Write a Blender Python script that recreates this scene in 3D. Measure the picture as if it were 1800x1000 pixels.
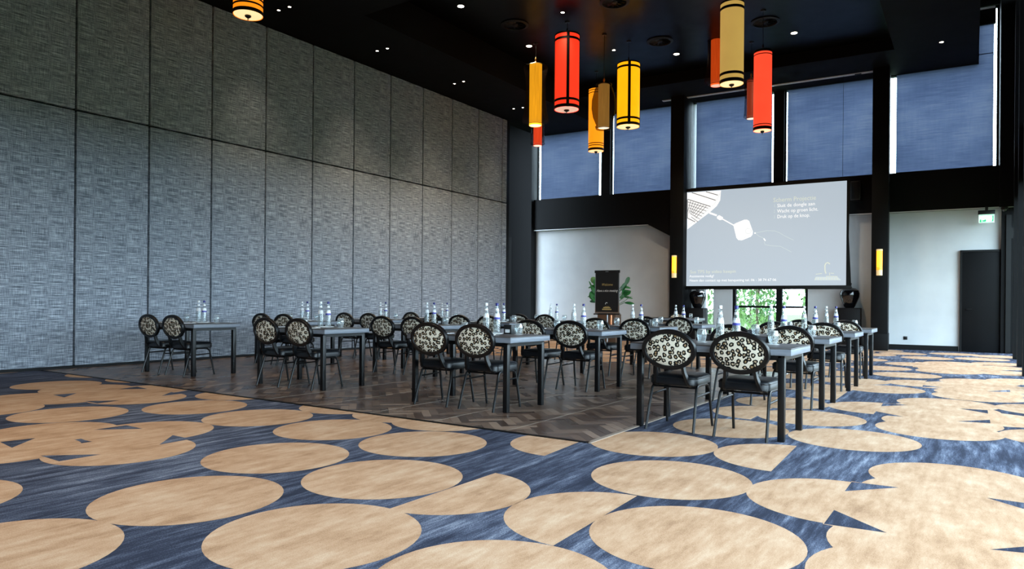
import bpy, bmesh, math, random
from mathutils import Vector, Matrix
random.seed(7)
for o in list(bpy.data.objects): bpy.data.objects.remove(o)
SC = bpy.context.scene
COL = SC.collection
PI = math.pi

# ------------------------------------------------------------------ camera, world, exposure
F, CY, HC, ROLL = 1228.0, 533.2, 1.095, math.radians(.5)
cam = bpy.data.cameras.new('camera'); cam.sensor_width = 36; cam.lens = 36*F/1800
cam.shift_y = (CY-500)/1800; cam.clip_start = .05; cam.clip_end = 300
camo = bpy.data.objects.new('camera', cam); COL.objects.link(camo)
camo.location = (0, 0, HC); camo.rotation_euler = (PI/2, -ROLL, 0)
SC.camera = camo
SC.view_settings.view_transform = 'Standard'; SC.view_settings.look = 'None'
SC.view_settings.gamma = 1; SC.view_settings.use_curve_mapping = False
SC.view_settings.exposure = 0.0
WORLD = 15.0
w = bpy.data.worlds.new('world'); SC.world = w; w.use_nodes = True
bg = w.node_tree.nodes['Background']; bg.inputs[0].default_value = (.68, .84, 1.0, 1); bg.inputs[1].default_value = WORLD

def lin(c): return tuple((x/255/12.92 if x/255 <= .04045 else ((x/255+.055)/1.055)**2.4) for x in c)+(1,)

# ------------------------------------------------------------------ room frames (x along the wall, y out of the room, z up)
def az(d): return math.sin(math.radians(d)), math.cos(math.radians(d))
def frame(o, dx):
    x = Vector((dx[0], dx[1], 0)).normalized(); z = Vector((0, 0, 1)); y = z.cross(x)
    return Matrix(((x.x, y.x, 0, o[0]), (x.y, y.y, 0, o[1]), (0, 0, 1, o[2] if len(o) > 2 else 0), (0, 0, 0, 1)))
LWM = frame((-6.03, 12.54), az(34.3))                 # left wall
WM = frame((9.785, 18.023), az(120))                  # far wall
RWC = WM @ Vector((2.62, 0, 0))
RWM = frame((RWC.x, RWC.y), (-az(34)[0], -az(34)[1])) # right wall, from the far corner back past the camera
TAZ = 33.7
U = Vector((math.cos(math.radians(TAZ)), -math.sin(math.radians(TAZ)), 0)); V = Vector((-U.y, U.x, 0))
PQM = frame((.62, 5.51), (U.x, U.y))                  # parquet, from its near corner

def ray(px, py):
    a, b = (px-900)/F, (py-CY)/F; c, s = math.cos(ROLL), math.sin(ROLL)
    return Vector((c*a+s*b, 1.0, -(-s*a+c*b)))
def floor_at(px, py):
    r = ray(px, py); t = HC/-r.z
    return Vector((r.x*t, t, 0))
def at(px, py, Y):
    r = ray(px, py)
    return Vector((r.x*Y, Y, HC+r.z*Y))
def at_height(px, py, H):
    r = ray(px, py); t = (H-HC)/r.z
    return Vector((r.x*t, t, H))

# ------------------------------------------------------------------ materials
MATS = {}
def mat(name, col=None, rough=.5, metal=0, spec=.5, emis=None, es=0, alpha=None):
    if name in MATS: return MATS[name]
    m = bpy.data.materials.new(name); m.use_nodes = True
    b = m.node_tree.nodes['Principled BSDF']
    if col: b.inputs['Base Color'].default_value = lin(col)
    b.inputs['Roughness'].default_value = rough; b.inputs['Metallic'].default_value = metal
    b.inputs['Specular IOR Level'].default_value = spec
    if emis: b.inputs['Emission Color'].default_value = lin(emis); b.inputs['Emission Strength'].default_value = es
    MATS[name] = m; return m
class NT:
    def __init__(s, m): s.t = m.node_tree; s.b = s.t.nodes.get('Principled BSDF')
    def n(s, typ, **k):
        nd = s.t.nodes.new(typ)
        for a, v in k.items():
            if a.startswith('i_'):
                key = a[2:]; key = int(key) if key.isdigit() else key.replace('_', ' ')
                nd.inputs[key].default_value = v
            else: setattr(nd, a, v)
        return nd
    def l(s, a, b): s.t.links.new(a, b)
    def ramp(s, fac, stops, interp='LINEAR'):
        r = s.n('ShaderNodeValToRGB'); r.color_ramp.interpolation = interp
        e = r.color_ramp.elements
        while len(e) < len(stops): e.new(.5)
        for i, (p, c) in enumerate(stops): e[i].position = p; e[i].color = c
        s.l(fac, r.inputs[0]); return r.outputs[0]
    def math(s, op, a, b=None, c=None):
        m = s.n('ShaderNodeMath', operation=op)
        for i, x in enumerate((a, b, c)):
            if x is None: continue
            if isinstance(x, (int, float)): m.inputs[i].default_value = x
            else: s.l(x, m.inputs[i])
        return m.outputs[0]
    def mix(s, fac, a, b, blend='MIX'):
        m = s.n('ShaderNodeMix', data_type='RGBA', blend_type=blend)
        for i, x in ((0, fac), (6, a), (7, b)):
            if isinstance(x, (int, float, tuple)): m.inputs[i].default_value = x
            else: s.l(x, m.inputs[i])
        return m.outputs[2]
    def coord(s, scale, kind='Object', rot=(0, 0, 0)):
        tc = s.n('ShaderNodeTexCoord'); mp = s.n('ShaderNodeMapping')
        mp.inputs['Scale'].default_value = scale; mp.inputs['Rotation'].default_value = rot
        s.l(tc.outputs[kind], mp.inputs[0]); return mp.outputs[0]
    def noise(s, vec, sc=1, det=3, rough=.5):
        n = s.n('ShaderNodeTexNoise'); n.inputs['Scale'].default_value = sc; n.inputs['Detail'].default_value = det
        n.inputs['Roughness'].default_value = rough; s.l(vec, n.inputs['Vector']); return n.outputs['Fac']
    def bump(s, h, st=.2, dist=.01):
        b = s.n('ShaderNodeBump'); b.inputs['Strength'].default_value = st; b.inputs['Distance'].default_value = dist
        s.l(h, b.inputs['Height']); s.l(b.outputs[0], s.b.inputs['Normal'])

def m_black(name, col, rough, streak=.15, spec=.5):
    m = mat(name, col, rough, spec=spec); t = NT(m)
    n = t.noise(t.coord((1.5, 1.5, 1.5)), 2, 4)
    t.l(t.ramp(n, [(.3, tuple(x*(1-streak) for x in lin(col)[:3])+(1,)), (.7, tuple(x*(1+streak) for x in lin(col)[:3])+(1,))]), t.b.inputs['Base Color'])
    t.l(t.math('MULTIPLY_ADD', n, .15, rough-.07), t.b.inputs['Roughness'])
    return m
m_black('black_paint', (11, 12, 14), .6, spec=.16)
m_black('black_ceiling', (5, 5, 5), .34, spec=.14); m_black('black_ceiling_matt', (9, 9, 9), .75, spec=.1)
m_black('black_trim', (9, 10, 11), .5, spec=.25)
m_black('dark_wall', (26, 28, 30), .7)
m_black('black_metal', (11, 12, 14), .36, spec=.38)
m_black('black_box', (12, 13, 17), .5, spec=.25)

def m_fabric():
    m = mat('grey_woven_fabric', (120, 124, 128), .95, spec=.15); t = NT(m)
    h1 = t.noise(t.coord((3.8, 1, 115)), 1, 3, .62); h2 = t.noise(t.coord((115, 1, 5.5)), 1, 3, .62)
    h3 = t.noise(t.coord((220, 1, 220)), 1, 2, .6)
    s = t.math('ADD', t.math('MULTIPLY', h1, .5), t.math('MULTIPLY', h2, .28)); s = t.math('MULTIPLY_ADD', h3, .3, s)
    c = t.ramp(s, [(.40, lin((54, 59, 67))), (.53, lin((124, 131, 141))), (.63, lin((202, 209, 219)))])
    t.l(c, t.b.inputs['Base Color']); t.bump(s, .25, .006)
m_fabric()
def m_white():
    m = mat('white_plaster', (222, 224, 224), .8, spec=.2); t = NT(m)
    n = t.noise(t.coord((.8, .8, .8)), 2, 3)
    t.l(t.ramp(n, [(.3, lin((198, 201, 203))), (.7, lin((208, 211, 212)))]), t.b.inputs['Base Color'])
    t.bump(t.noise(t.coord((60, 60, 60)), 1, 3), .05, .003)
m_white()
def m_carpets():
    m = mat('carpet_navy', (40, 56, 98), .95, spec=.1); t = NT(m)
    co = t.coord((1, 1, 1), rot=(0, 0, math.radians(-57)))
    mp = t.n('ShaderNodeMapping'); mp.inputs['Scale'].default_value = (1.2, 9, 1); t.l(co, mp.inputs[0])
    a = t.noise(mp.outputs[0], 1.4, 8, .72); b = t.noise(t.coord((1, 1, 1)), .5, 2)
    f = t.noise(t.coord((140, 140, 1)), 1, 2, .7)
    s = t.math('MULTIPLY_ADD', b, .35, t.math('MULTIPLY', a, .8)); s = t.math('MULTIPLY_ADD', t.math('SUBTRACT', f, .5), .35, t.math('ADD', s, .09))
    c = t.ramp(s, [(.48, lin((37, 40, 53))), (.62, lin((49, 54, 70))), (.73, lin((86, 93, 112))), (.86, lin((150, 157, 172)))])
    t.l(c, t.b.inputs['Base Color']); t.bump(f, .3, .004)
    m = mat('carpet_tan', (200, 168, 128), .95, spec=.1); t = NT(m)
    a = t.noise(t.coord((1, 1, 1)), 2.2, 7, .7)
    co = t.coord((1, 1, 1), rot=(0, 0, math.radians(-57)))
    mp = t.n('ShaderNodeMapping'); mp.inputs['Scale'].default_value = (1.5, 6, 1); t.l(co, mp.inputs[0])
    b = t.noise(mp.outputs[0], 2, 6, .7)
    f = t.noise(t.coord((170, 170, 1)), 1, 3, .8)
    s = t.math('MULTIPLY_ADD', b, .5, t.math('MULTIPLY', a, .4)); s = t.math('MULTIPLY_ADD', f, .5, s)
    c = t.ramp(s, [(.50, lin((134, 101, 76))), (.68, lin((181, 145, 115))), (.90, lin((208, 182, 157)))])
    t.l(c, t.b.inputs['Base Color']); t.bump(f, .3, .004)
m_carpets()
def m_parquet(name, island):
    m = mat(name, (80, 66, 58), .33, spec=.34); t = NT(m)
    r = t.n('ShaderNodeNewGeometry').outputs['Random Per Island'] if island else t.n('ShaderNodeObjectInfo').outputs['Random']
    g = t.noise(t.coord((2.5, 60, 60)), 1, 4, .6)
    s = t.math('MULTIPLY_ADD', g, .3, t.math('MULTIPLY', r, .8))
    c = t.ramp(s, [(.1, lin((54, 41, 35))), (.45, lin((84, 66, 56))), (.75, lin((108, 89, 77))), (1, lin((150, 128, 112)))])
    t.l(c, t.b.inputs['Base Color']); t.l(t.math('MULTIPLY_ADD', r, .06, .27), t.b.inputs['Roughness'])
m_parquet('parquet_oak', False); m_parquet('parquet_oak_field', True)
mat('parquet_seam', (150, 135, 122), .35); mat('parquet_base', (32, 26, 23), .6)
def m_leopard():
    m = mat('leopard_fabric', (222, 214, 196), .85, spec=.2); t = NT(m)
    tc = t.n('ShaderNodeTexCoord'); oi = t.n('ShaderNodeObjectInfo')
    se = t.n('ShaderNodeSeparateXYZ'); t.l(tc.outputs['Object'], se.inputs[0]); cb = t.n('ShaderNodeCombineXYZ'); t.l(se.outputs[0], cb.inputs[0]); t.l(se.outputs[2], cb.inputs[1])
    mp = t.n('ShaderNodeVectorMath', operation='MULTIPLY_ADD'); mp.inputs[1].default_value = (1, 1, 0)
    t.l(cb.outputs[0], mp.inputs[0]); t.l(oi.outputs['Location'], mp.inputs[2])
    nz = t.n('ShaderNodeTexNoise'); nz.inputs['Scale'].default_value = 38; nz.inputs['Detail'].default_value = 2; t.l(mp.outputs[0], nz.inputs['Vector'])
    wp = t.n('ShaderNodeVectorMath', operation='MULTIPLY_ADD'); wp.inputs[1].default_value = (.026, .026, 0)
    t.l(nz.outputs['Color'], wp.inputs[0]); t.l(mp.outputs[0], wp.inputs[2])
    vo = t.n('ShaderNodeTexVoronoi', voronoi_dimensions='2D'); vo.inputs['Scale'].default_value = 22.5; vo.inputs['Randomness'].default_value = .75; t.l(wp.outputs[0], vo.inputs['Vector'])
    d = vo.outputs['Distance']
    br = t.noise(mp.outputs[0], 55, 2)
    ring = t.math('MULTIPLY', t.math('GREATER_THAN', d, .17), t.math('LESS_THAN', t.math('ADD', d, t.math('MULTIPLY', br, .22)), .54))
    core = t.math('LESS_THAN', d, .19)
    sep = t.n('ShaderNodeSeparateColor'); t.l(vo.outputs['Color'], sep.inputs[0])
    brown = t.mix(sep.outputs[0], lin((205, 192, 168)), lin((150, 118, 78)))
    c = t.mix(core, lin((226, 219, 203)), brown)
    c = t.mix(ring, c, lin((16, 13, 12)))
    t.l(c, t.b.inputs['Base Color'])
m_leopard()
mat('chair_vinyl', (16, 18, 22), .36, spec=.45)
m = mat('table_top', (66, 64, 65), .38); t = NT(m)
n_ = t.noise(t.coord((2, 30, 30)), 1, 5, .6); t.l(t.ramp(n_, [(.3, lin((60, 58, 59))), (.7, lin((82, 80, 80)))]), t.b.inputs['Base Color'])
m = mat('table_edge', (84, 88, 96), .42); t = NT(m)
n_ = t.noise(t.coord((4, 4, 60)), 1, 4, .6); t.l(t.ramp(n_, [(.3, lin((100, 106, 116))), (.7, lin((124, 130, 140)))]), t.b.inputs['Base Color'])
mat('white_card', (232, 232, 232), .7); mat('white_ceramic', (236, 238, 240), .25)
mat('cap_white', (238, 240, 242), .4); mat('cap_blue', (44, 46, 120), .4); mat('label_white', (238, 240, 244), .5); mat('label_blue', (66, 66, 158), .5); mat('label_ink', (60, 64, 80), .5)
mat('brass', (196, 150, 78), .3, 1); mat('steel', (168, 170, 172), .28, 1); mat('grey_housing', (205, 207, 209), .4)
mat('gloss_black', (12, 12, 15), .06, spec=.8)
mat('copper_sheen', (190, 128, 92), .3, .8); mat('walnut', (92, 66, 48), .5)
mat('white_paint', (235, 238, 242), .45)
mat('plastic_black', (14, 15, 16), .45)
def m_glass(name, tint, refl=.08, rough=.02, opac=0.0, body=(255, 255, 255)):
    m = bpy.data.materials.new(name); m.use_nodes = True; nt = m.node_tree; nt.nodes.clear()
    t = NT(m); out = t.n('ShaderNodeOutputMaterial')
    tr = t.n('ShaderNodeBsdfTransparent'); tr.inputs[0].default_value = tint
    gl = t.n('ShaderNodeBsdfGlossy'); gl.inputs['Roughness'].default_value = rough
    lw = t.n('ShaderNodeLayerWeight'); lw.inputs[0].default_value = .45
    k = t.math('MULTIPLY_ADD', lw.outputs['Facing'], refl*6, refl*.6)
    mx = t.n('ShaderNodeMixShader'); t.l(t.math('MINIMUM', k, .9), mx.inputs[0]); t.l(tr.outputs[0], mx.inputs[1]); t.l(gl.outputs[0], mx.inputs[2])
    last = mx.outputs[0]
    if opac:
        df = t.n('ShaderNodeBsdfDiffuse'); df.inputs[0].default_value = lin(body)
        m2 = t.n('ShaderNodeMixShader'); m2.inputs[0].default_value = opac; t.l(last, m2.inputs[1]); t.l(df.outputs[0], m2.inputs[2]); last = m2.outputs[0]
    t.l(last, out.inputs[0]); MATS[name] = m
m_glass('window_glass', (.93, .96, .95, 1), .035)
m_glass('bottle_glass', (.92, .95, .96, 1), .05, .04, .05)
m_glass('tumbler_glass', (.92, .95, .96, 1), .07, .04, .07)
m_glass('veil_black', (.62, .58, .57, 1), .015, .3, .4, (20, 16, 16))
m_glass('veil_smoke', (.68, .70, .75, 1), .04, .2, .2, (30, 34, 42))
def m_blind():
    m = bpy.data.materials.new('blind_fabric'); m.use_nodes = True; m.node_tree.nodes.clear(); t = NT(m)
    out = t.n('ShaderNodeOutputMaterial'); tr = t.n('ShaderNodeBsdfTranslucent'); df = t.n('ShaderNodeBsdfDiffuse')
    a = t.noise(t.coord((1.6, 1, 40)), 1, 5, .7); b = t.noise(t.coord((.5, 1, .7)), 1, 2); c_ = t.noise(t.coord((14, 1, 2)), 1, 3)
    s = t.math('MULTIPLY_ADD', b, .5, t.math('MULTIPLY', a, .5)); s = t.math('MULTIPLY_ADD', c_, .1, s)
    K = 1/WORLD
    def k(c): return tuple(x*K*z for x, z in zip(lin(c)[:3], (4.0, 3.1, 2.45)))+(1,)
    t.l(t.ramp(s, [(.42, k((64, 84, 126))), (.55, k((84, 106, 150))), (.72, k((116, 136, 172)))]), tr.inputs[0])
    df.inputs[0].default_value = lin((52, 58, 70))
    mx = t.n('ShaderNodeAddShader'); t.l(tr.outputs[0], mx.inputs[0]); t.l(df.outputs[0], mx.inputs[1]); t.l(mx.outputs[0], out.inputs[0])
    MATS['blind_fabric'] = m
m_blind()
mat('blind_seam', (40, 52, 80), .9)
def glow(name, col, es, base=None, pleat=0):
    m = mat(name, base or col, .6, emis=col, es=es)
    t = NT(m)
    if pleat:
        tc = t.n('ShaderNodeTexCoord'); sp = t.n('ShaderNodeSeparateXYZ'); t.l(tc.outputs['Object'], sp.inputs[0])
        an = t.math('ARCTAN2', sp.outputs[0], sp.outputs[1])
        cb = t.n('ShaderNodeCombineXYZ'); t.l(t.math('MULTIPLY', an, 6), cb.inputs[0]); t.l(t.math('MULTIPLY', sp.outputs[2], .6), cb.inputs[1])
        n = t.noise(cb.outputs[0], 2.0, 4, .6)
        t.l(t.math('MULTIPLY', t.ramp(n, [(.3, (.45, .45, .45, 1)), (.7, (1, 1, 1, 1))]), es), t.b.inputs['Emission Strength'])
    else:
        n = t.noise(t.coord((1, 1, 1)), 3, 2)
        t.l(t.math('MULTIPLY_ADD', n, es*.3, es*.85), t.b.inputs['Emission Strength'])
    return m

# ------------------------------------------------------------------ mesh builder
class MB:
    def __init__(s): s.v = []; s.f = []
    def add(s, v, f):
        k = len(s.v); s.v += [tuple(p) for p in v]; s.f += [tuple(i+k for i in q) for q in f]; return s
    def box(s, x0, x1, y0, y1, z0, z1):
        v = [(x, y, z) for z in (z0, z1) for y in (y0, y1) for x in (x0, x1)]
        return s.add(v, [(0, 2, 3, 1), (4, 5, 7, 6), (0, 1, 5, 4), (2, 6, 7, 3), (0, 4, 6, 2), (1, 3, 7, 5)])
    def prism(s, poly, fn, t0, t1):
        n = len(poly); v = [fn(a, b, t0) for a, b in poly]+[fn(a, b, t1) for a, b in poly]
        f = [tuple(range(n-1, -1, -1)), tuple(range(n, 2*n))]+[(i, (i+1) % n, n+(i+1) % n, n+i) for i in range(n)]
        return s.add(v, f)
    def lathe(s, prof, n=20, c=(0, 0, 0), cap=True):
        v = []; f = []
        for r, z in prof:
            for i in range(n): a = 2*PI*i/n; v.append((c[0]+r*math.cos(a), c[1]+r*math.sin(a), c[2]+z))
        for j in range(len(prof)-1):
            for i in range(n): k = (i+1) % n; f.append((j*n+i, j*n+k, j*n+n+k, j*n+n+i))
        if cap:
            if prof[0][0] > 1e-5: f.append(tuple(range(n-1, -1, -1)))
            if prof[-1][0] > 1e-5: m = (len(prof)-1)*n; f.append(tuple(range(m, m+n)))
        return s.add(v, f)
    def sweep(s, pts, prof, closed=False, up=None):
        P = [Vector(p) for p in pts]; n = len(P); m = len(prof); v = []; f = []
        prev = None
        for i in range(n):
            a = P[i-1] if (i > 0 or closed) else P[i]; b = P[(i+1) % n] if (i < n-1 or closed) else P[i]
            tg = (b-a).normalized()
            if up is not None: nx = Vector(up).cross(tg).normalized()
            elif prev is None:
                r = Vector((1, 0, 0)) if abs(tg.x) < .8 else Vector((0, 1, 0)); nx = (r-tg*r.dot(tg)).normalized()
            else: nx = (prev-tg*prev.dot(tg)).normalized()
            prev = nx; ny = tg.cross(nx)
            for a_, b_ in prof: v.append(P[i]+nx*a_+ny*b_)
        for i in range(n if closed else n-1):
            k = (i+1) % n
            for j in range(m): q = (j+1) % m; f.append((i*m+j, i*m+q, k*m+q, k*m+j))
        if not closed: f.append(tuple(range(m-1, -1, -1))); f.append(tuple(range((n-1)*m, n*m)))
        return s.add(v, f)
    def tube(s, pts, r, n=8, closed=False):
        return s.sweep(pts, [(r*math.cos(2*PI*i/n), r*math.sin(2*PI*i/n)) for i in range(n)], closed)
    def mesh(s, name, m, smooth=True, bevel=0, ang=35):
        me = bpy.data.meshes.new(name); me.from_pydata(s.v, [], s.f)
        bm = bmesh.new(); bm.from_mesh(me)
        bmesh.ops.recalc_face_normals(bm, faces=bm.faces)
        if bevel: bmesh.ops.bevel(bm, geom=[e for e in bm.edges if len(e.link_faces) == 2 and e.calc_face_angle(0) > .5], offset=bevel, segments=2, affect='EDGES', profile=.5)
        bm.to_mesh(me); bm.free()
        if smooth: me.shade_smooth(); me.set_sharp_from_angle(angle=math.radians(ang))
        me.materials.append(MATS[m] if isinstance(m, str) else m); return me
    def build(s, name, m, parent=None, **k): return link(name, s.mesh(name, m, **k), parent)
def link(name, me, parent=None):
    o = bpy.data.objects.new(name, me); COL.objects.link(o)
    if parent is not None: o.parent = parent
    return o
def tag(o, label=None, cat=None, group=None, kind=None):
    for k, x in (('label', label), ('category', cat), ('group', group), ('kind', kind)):
        if x: o[k] = x
    return o
def empty(name, loc, rz=0):
    o = bpy.data.objects.new(name, None); COL.objects.link(o); o.location = loc; o.rotation_euler = (0, 0, rz); o.empty_display_size = .1; return o
def copy_tree(o, parent=None):
    c = o.copy(); COL.objects.link(c); c.parent = parent
    for ch in [x for x in KIDS.get(o.name, [])]: copy_tree(ch, c)
    return c
KIDS = {}
def register(o):
    for x in bpy.data.objects:
        if x.parent is not None: KIDS.setdefault(x.parent.name, [])
    def rec(p):
        KIDS[p.name] = [x for x in bpy.data.objects if x.parent == p]
        for c in KIDS[p.name]: rec(c)
    rec(o)
def struct(name, mb, m, M=None, label=None, **k):
    o = mb.build(name, m, **k)
    if M is not None: o.matrix_world = M
    tag(o, label, None, None, 'structure'); return o
def part(name, mb, m, parent, label=None, **k):
    o = mb.build(name, m, parent, **k)
    if label: o['label'] = label
    return o
def text_mesh(name, body, size, m, parent, loc, rot=(PI/2, 0, 0), shear=0, align='LEFT', space=1.0, offset=0):
    cu = bpy.data.curves.new('text_tmp', 'FONT'); cu.body = body; cu.size = size; cu.shear = shear; cu.align_x = align; cu.space_character = space; cu.offset = offset
    cu.resolution_u = 2
    to = bpy.data.objects.new('text_tmp', cu); COL.objects.link(to)
    bpy.context.view_layer.update()
    me = bpy.data.meshes.new_from_object(to.evaluated_get(bpy.context.evaluated_depsgraph_get()))
    bpy.data.objects.remove(to); bpy.data.curves.remove(cu)
    me.materials.clear(); me.materials.append(MATS[m])
    o = link(name, me, parent); o.location = loc; o.rotation_euler = rot; return o

# ------------------------------------------------------------------ floor: carpet, motifs, parquet
fl = MB(); fl.add([(-30, -14, 0), (30, -14, 0), (30, 45, 0), (-30, 45, 0)], [(0, 1, 2, 3)])
# inner room outline only (the ground outside is its own object)
def room_poly():
    a = LWM @ Vector((-28, .02, 0)); b = LWM @ Vector((10.6, .02, 0)); b2 = LWM @ Vector((10.6, 2.5, 0)); c = WM @ Vector((-14, .02, 0)); d = WM @ Vector((2.64, .02, 0)); e = RWM @ Vector((27, .02, 0))
    return [a, e, d, c, b2, b]
rp = room_poly()
fl = MB(); fl.add([(p.x, p.y, 0) for p in rp], [tuple(range(len(rp)))])
floor = struct('floor', fl, 'carpet_navy', smooth=False, label='navy carpet with a print of sandy circles')
R0 = .495
def bb_circle(px, py):
    c = floor_at(px, py)
    for _ in range(6):
        xs = []; ys = []
        for i in range(60):
            a = 2*PI*i/60; X, Y = c.x+R0*math.cos(a), c.y+R0*math.sin(a)
            xx, yd = X/Y, HC/Y; cr, sr = math.cos(ROLL), math.sin(ROLL)
            xs.append(900+F*(cr*xx-sr*yd)); ys.append(CY+F*(sr*xx+cr*yd))
        ex, ey = px-(min(xs)+max(xs))/2, py-(min(ys)+max(ys))/2
        Y = c.y; c.y -= ey*Y*Y/(F*HC)*.9; c.x = c.x*(c.y/Y)+ex*c.y/F*.9
    return (c.x, c.y)
def fp(px, py): p = floor_at(px, py); return (p.x, p.y)
circ = [bb_circle(*p) for p in [(742.8, 780.7), (671, 843), (483, 805.3), (547.5, 947), (866, 1041), (1181, 844), (1227.5, 952), (1149.5, 780.8), (1502.8, 773.7),
    (1285, 753), (1427, 735), (1376, 708), (118, 729), (341.6, 716), (452, 734.5), (584, 755.5), (98, 677), (1553, 684), (1594, 659.5), (1548, 647), (1630, 629.5),
    (1587, 621.5), (1677, 622.5), (1762, 640.5), (1750, 646.5), (1770, 656), (1755, 627), (1805, 672), (1500, 669.5), (1430, 681), (324.6, 880.5)]]
circ += [(-3.13*.965, 5.84), (-3.94*.965, 5.76), (-2.94*.965, 5.09), (-3.81*.965, 5.04)]                       # rosette left
circ += [(-4.45, 8.55), (-5.2, 8.55), (-4.17, 7.8), (-4.95, 7.75)]
circ += [(-5.2, 6.9), (-5.35, 7.7), (-4.75, 5.6), (-3.22, 3.75), (-2.22, 3.0), (-3.17, 8.2), (-5.1, 9.75), (-6.0, 10.3), (-7.9, 10.5), (-1.05, 6.85), (-.6, 6.45), (-1.7, 7.3), (5.75, 7.45), (4.65, 5.8)]
def rank(cd): return [(cd[0]+dx, cd[1]+dy) for dx, dy in ((0, 0), (.27, .4), (.86, 1.28), (1.13, 1.69))]
for cd in ((1.69, 2.73), (3.80, 6.22), (5.72, 8.55), (7.45, 11.9)): circ += rank(cd)
halves = []   # semicircles: chord ends (on the floor), side kept
def half(p, q, side):
    p, q = Vector(fp(*p)), Vector(fp(*q)); c = (p+q)/2; d = (q-p).normalized(); n = Vector((-d.y, d.x))
    if n.dot(Vector(side)) < 0: n = -n
    halves.append([(c.x+R0*(math.cos(a)*d.x+math.sin(a)*n.x), c.y+R0*(math.cos(a)*d.y+math.sin(a)*n.y)) for a in [PI*i/24 for i in range(25)]])
half((685, 894), (866.7, 832.7), (1, -.3)); half((1118.5, 872.5), (975, 957.5), (-1, .4)); half((1401, 783.5), (1355, 829), (-1, 0)); half((1551, 708), (1534.5, 728), (-1, 0))
half((1496.7, 846), (1446, 921), (-1, 0)); half((1628, 668), (1621, 681), (-1, 0)); half((1609, 636), (1604, 645), (-1, 0))
half((1489, 689), (1469, 703), (-1, 0)); half((1362, 715), (1318, 738), (-1, .2)); half((1030, 772), (985, 790), (-1, 0))
def pill(p, q, far=None):                                # band that joins the left and right half circles of a cluster
    p, q = Vector(fp(*p)), Vector(fp(*q)); off = PILL
    halves.append([tuple(p), tuple(q), tuple(q+off), tuple(p+off)])
    c = (p+q)/2+off; d = (q-p).normalized(); n = off.normalized()
    halves.append([(c.x+R0*(math.cos(a)*d.x+math.sin(a)*n.x), c.y+R0*(math.cos(a)*d.y+math.sin(a)*n.y)) for a in [PI*i/24 for i in range(25)]])
PILL = (Vector(fp(1740, 725))+Vector(fp(1741.5, 747)))/2-(Vector(fp(1551, 708))+Vector(fp(1534.5, 728)))/2
for p_, q_ in (((1551, 708), (1534.5, 728)), ((1496.7, 846), (1446, 921)), ((1628, 668), (1621, 681)), ((1609, 636), (1604, 645))): pill(p_, q_)
wedges = [[(165, 755.5), (222, 747.5), (251, 753.7)], [(280, 781.7), (303.7, 765), (336, 771.7)], [(71, 801), (177.5, 798.7), (104, 811)], [(0, 777), (62.5, 770), (21, 787)],
    [(207, 684), (241, 679.5), (260, 683.7)], [(284, 696), (301, 689), (320, 692)], [(148, 705), (212, 704), (171, 709)], [(93, 694), (135, 691), (113, 698.5)],
    [(1485, 863.5), (1497, 847), (1580, 857)], [(1448, 921), (1466, 896.5), (1559, 936.7)], [(1734, 875), (1800, 884), (1800, 895)], [(1740, 966), (1800, 961), (1800, 972)],
    [(1549, 714), (1552, 708.5), (1597, 712)], [(1534.5, 729), (1540, 723), (1588, 732.5)], [(1686, 718), (1736, 721), (1737, 727)], [(1682, 740.5), (1740, 738), (1741, 744)],
    [(1626, 671), (1630, 668), (1660, 670)], [(1621, 680), (1623, 677), (1658, 681)], [(1734, 688), (1775, 685.5), (1776, 689)]]
mt = MB(); taken = list(circ)
def clip(poly, a, b, c):                             # keep a*x+b*y<=c
    out = []
    for i in range(len(poly)):
        p, q = poly[i], poly[(i+1) % len(poly)]; dp, dq = a*p[0]+b*p[1]-c, a*q[0]+b*q[1]-c
        if dp <= 0: out.append(p)
        if dp*dq < 0: t_ = dp/(dp-dq); out.append((p[0]+t_*(q[0]-p[0]), p[1]+t_*(q[1]-p[1])))
    return out
def disc(c, n=40, others=()):
    poly = [(c[0]+R0*math.cos(2*PI*i/n), c[1]+R0*math.sin(2*PI*i/n)) for i in range(n)]
    for o in others:                                  # overlapping circles meet along their common chord
        dx, dy = o[0]-c[0], o[1]-c[1]; d2 = dx*dx+dy*dy
        if 1e-6 < d2 < 4*R0*R0: poly = clip(poly, dx, dy, dx*(c[0]+dx/2)+dy*(c[1]+dy/2)) or poly
    mt.add([(x, y, .0008) for x, y in poly], [tuple(range(len(poly)))])
for c in circ: disc(c, 48, circ)
for hp_ in halves: mt.add([(x, y, .0005) for x, y in hp_], [tuple(range(len(hp_)))]); taken.append((sum(x for x, y in hp_)/len(hp_), sum(y for x, y in hp_)/len(hp_)))
LWI, RWI, WI = LWM.inverted(), RWM.inverted(), WM.inverted()
for i in range(-30, 31):                              # the print goes on over the rest of the room
    for j in range(-12, 36):
        p = Vector((.3, 5, 0))+U*(i*1.04+(j % 2)*.52)+V*(j*.9)
        if all((p.x-c[0])**2+(p.y-c[1])**2 > .96 for c in taken) and (LWI@p).y < -.05 and (RWI@p).y < -.5 and (WI@p).y < -.5: disc((p.x, p.y), 28)
mo = part('carpet_circles', mt, 'carpet_tan', floor, 'sandy circles in the carpet', smooth=False); mo['kind'] = 'stuff'
mw = MB()
for wd in wedges: mw.add([(x, y, .0011) for x, y in (fp(*p) for p in wd)], [(0, 1, 2)])
mo = part('carpet_notches', mw, 'carpet_navy', floor, 'navy notches in the circle print', smooth=False); mo['kind'] = 'stuff'

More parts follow.
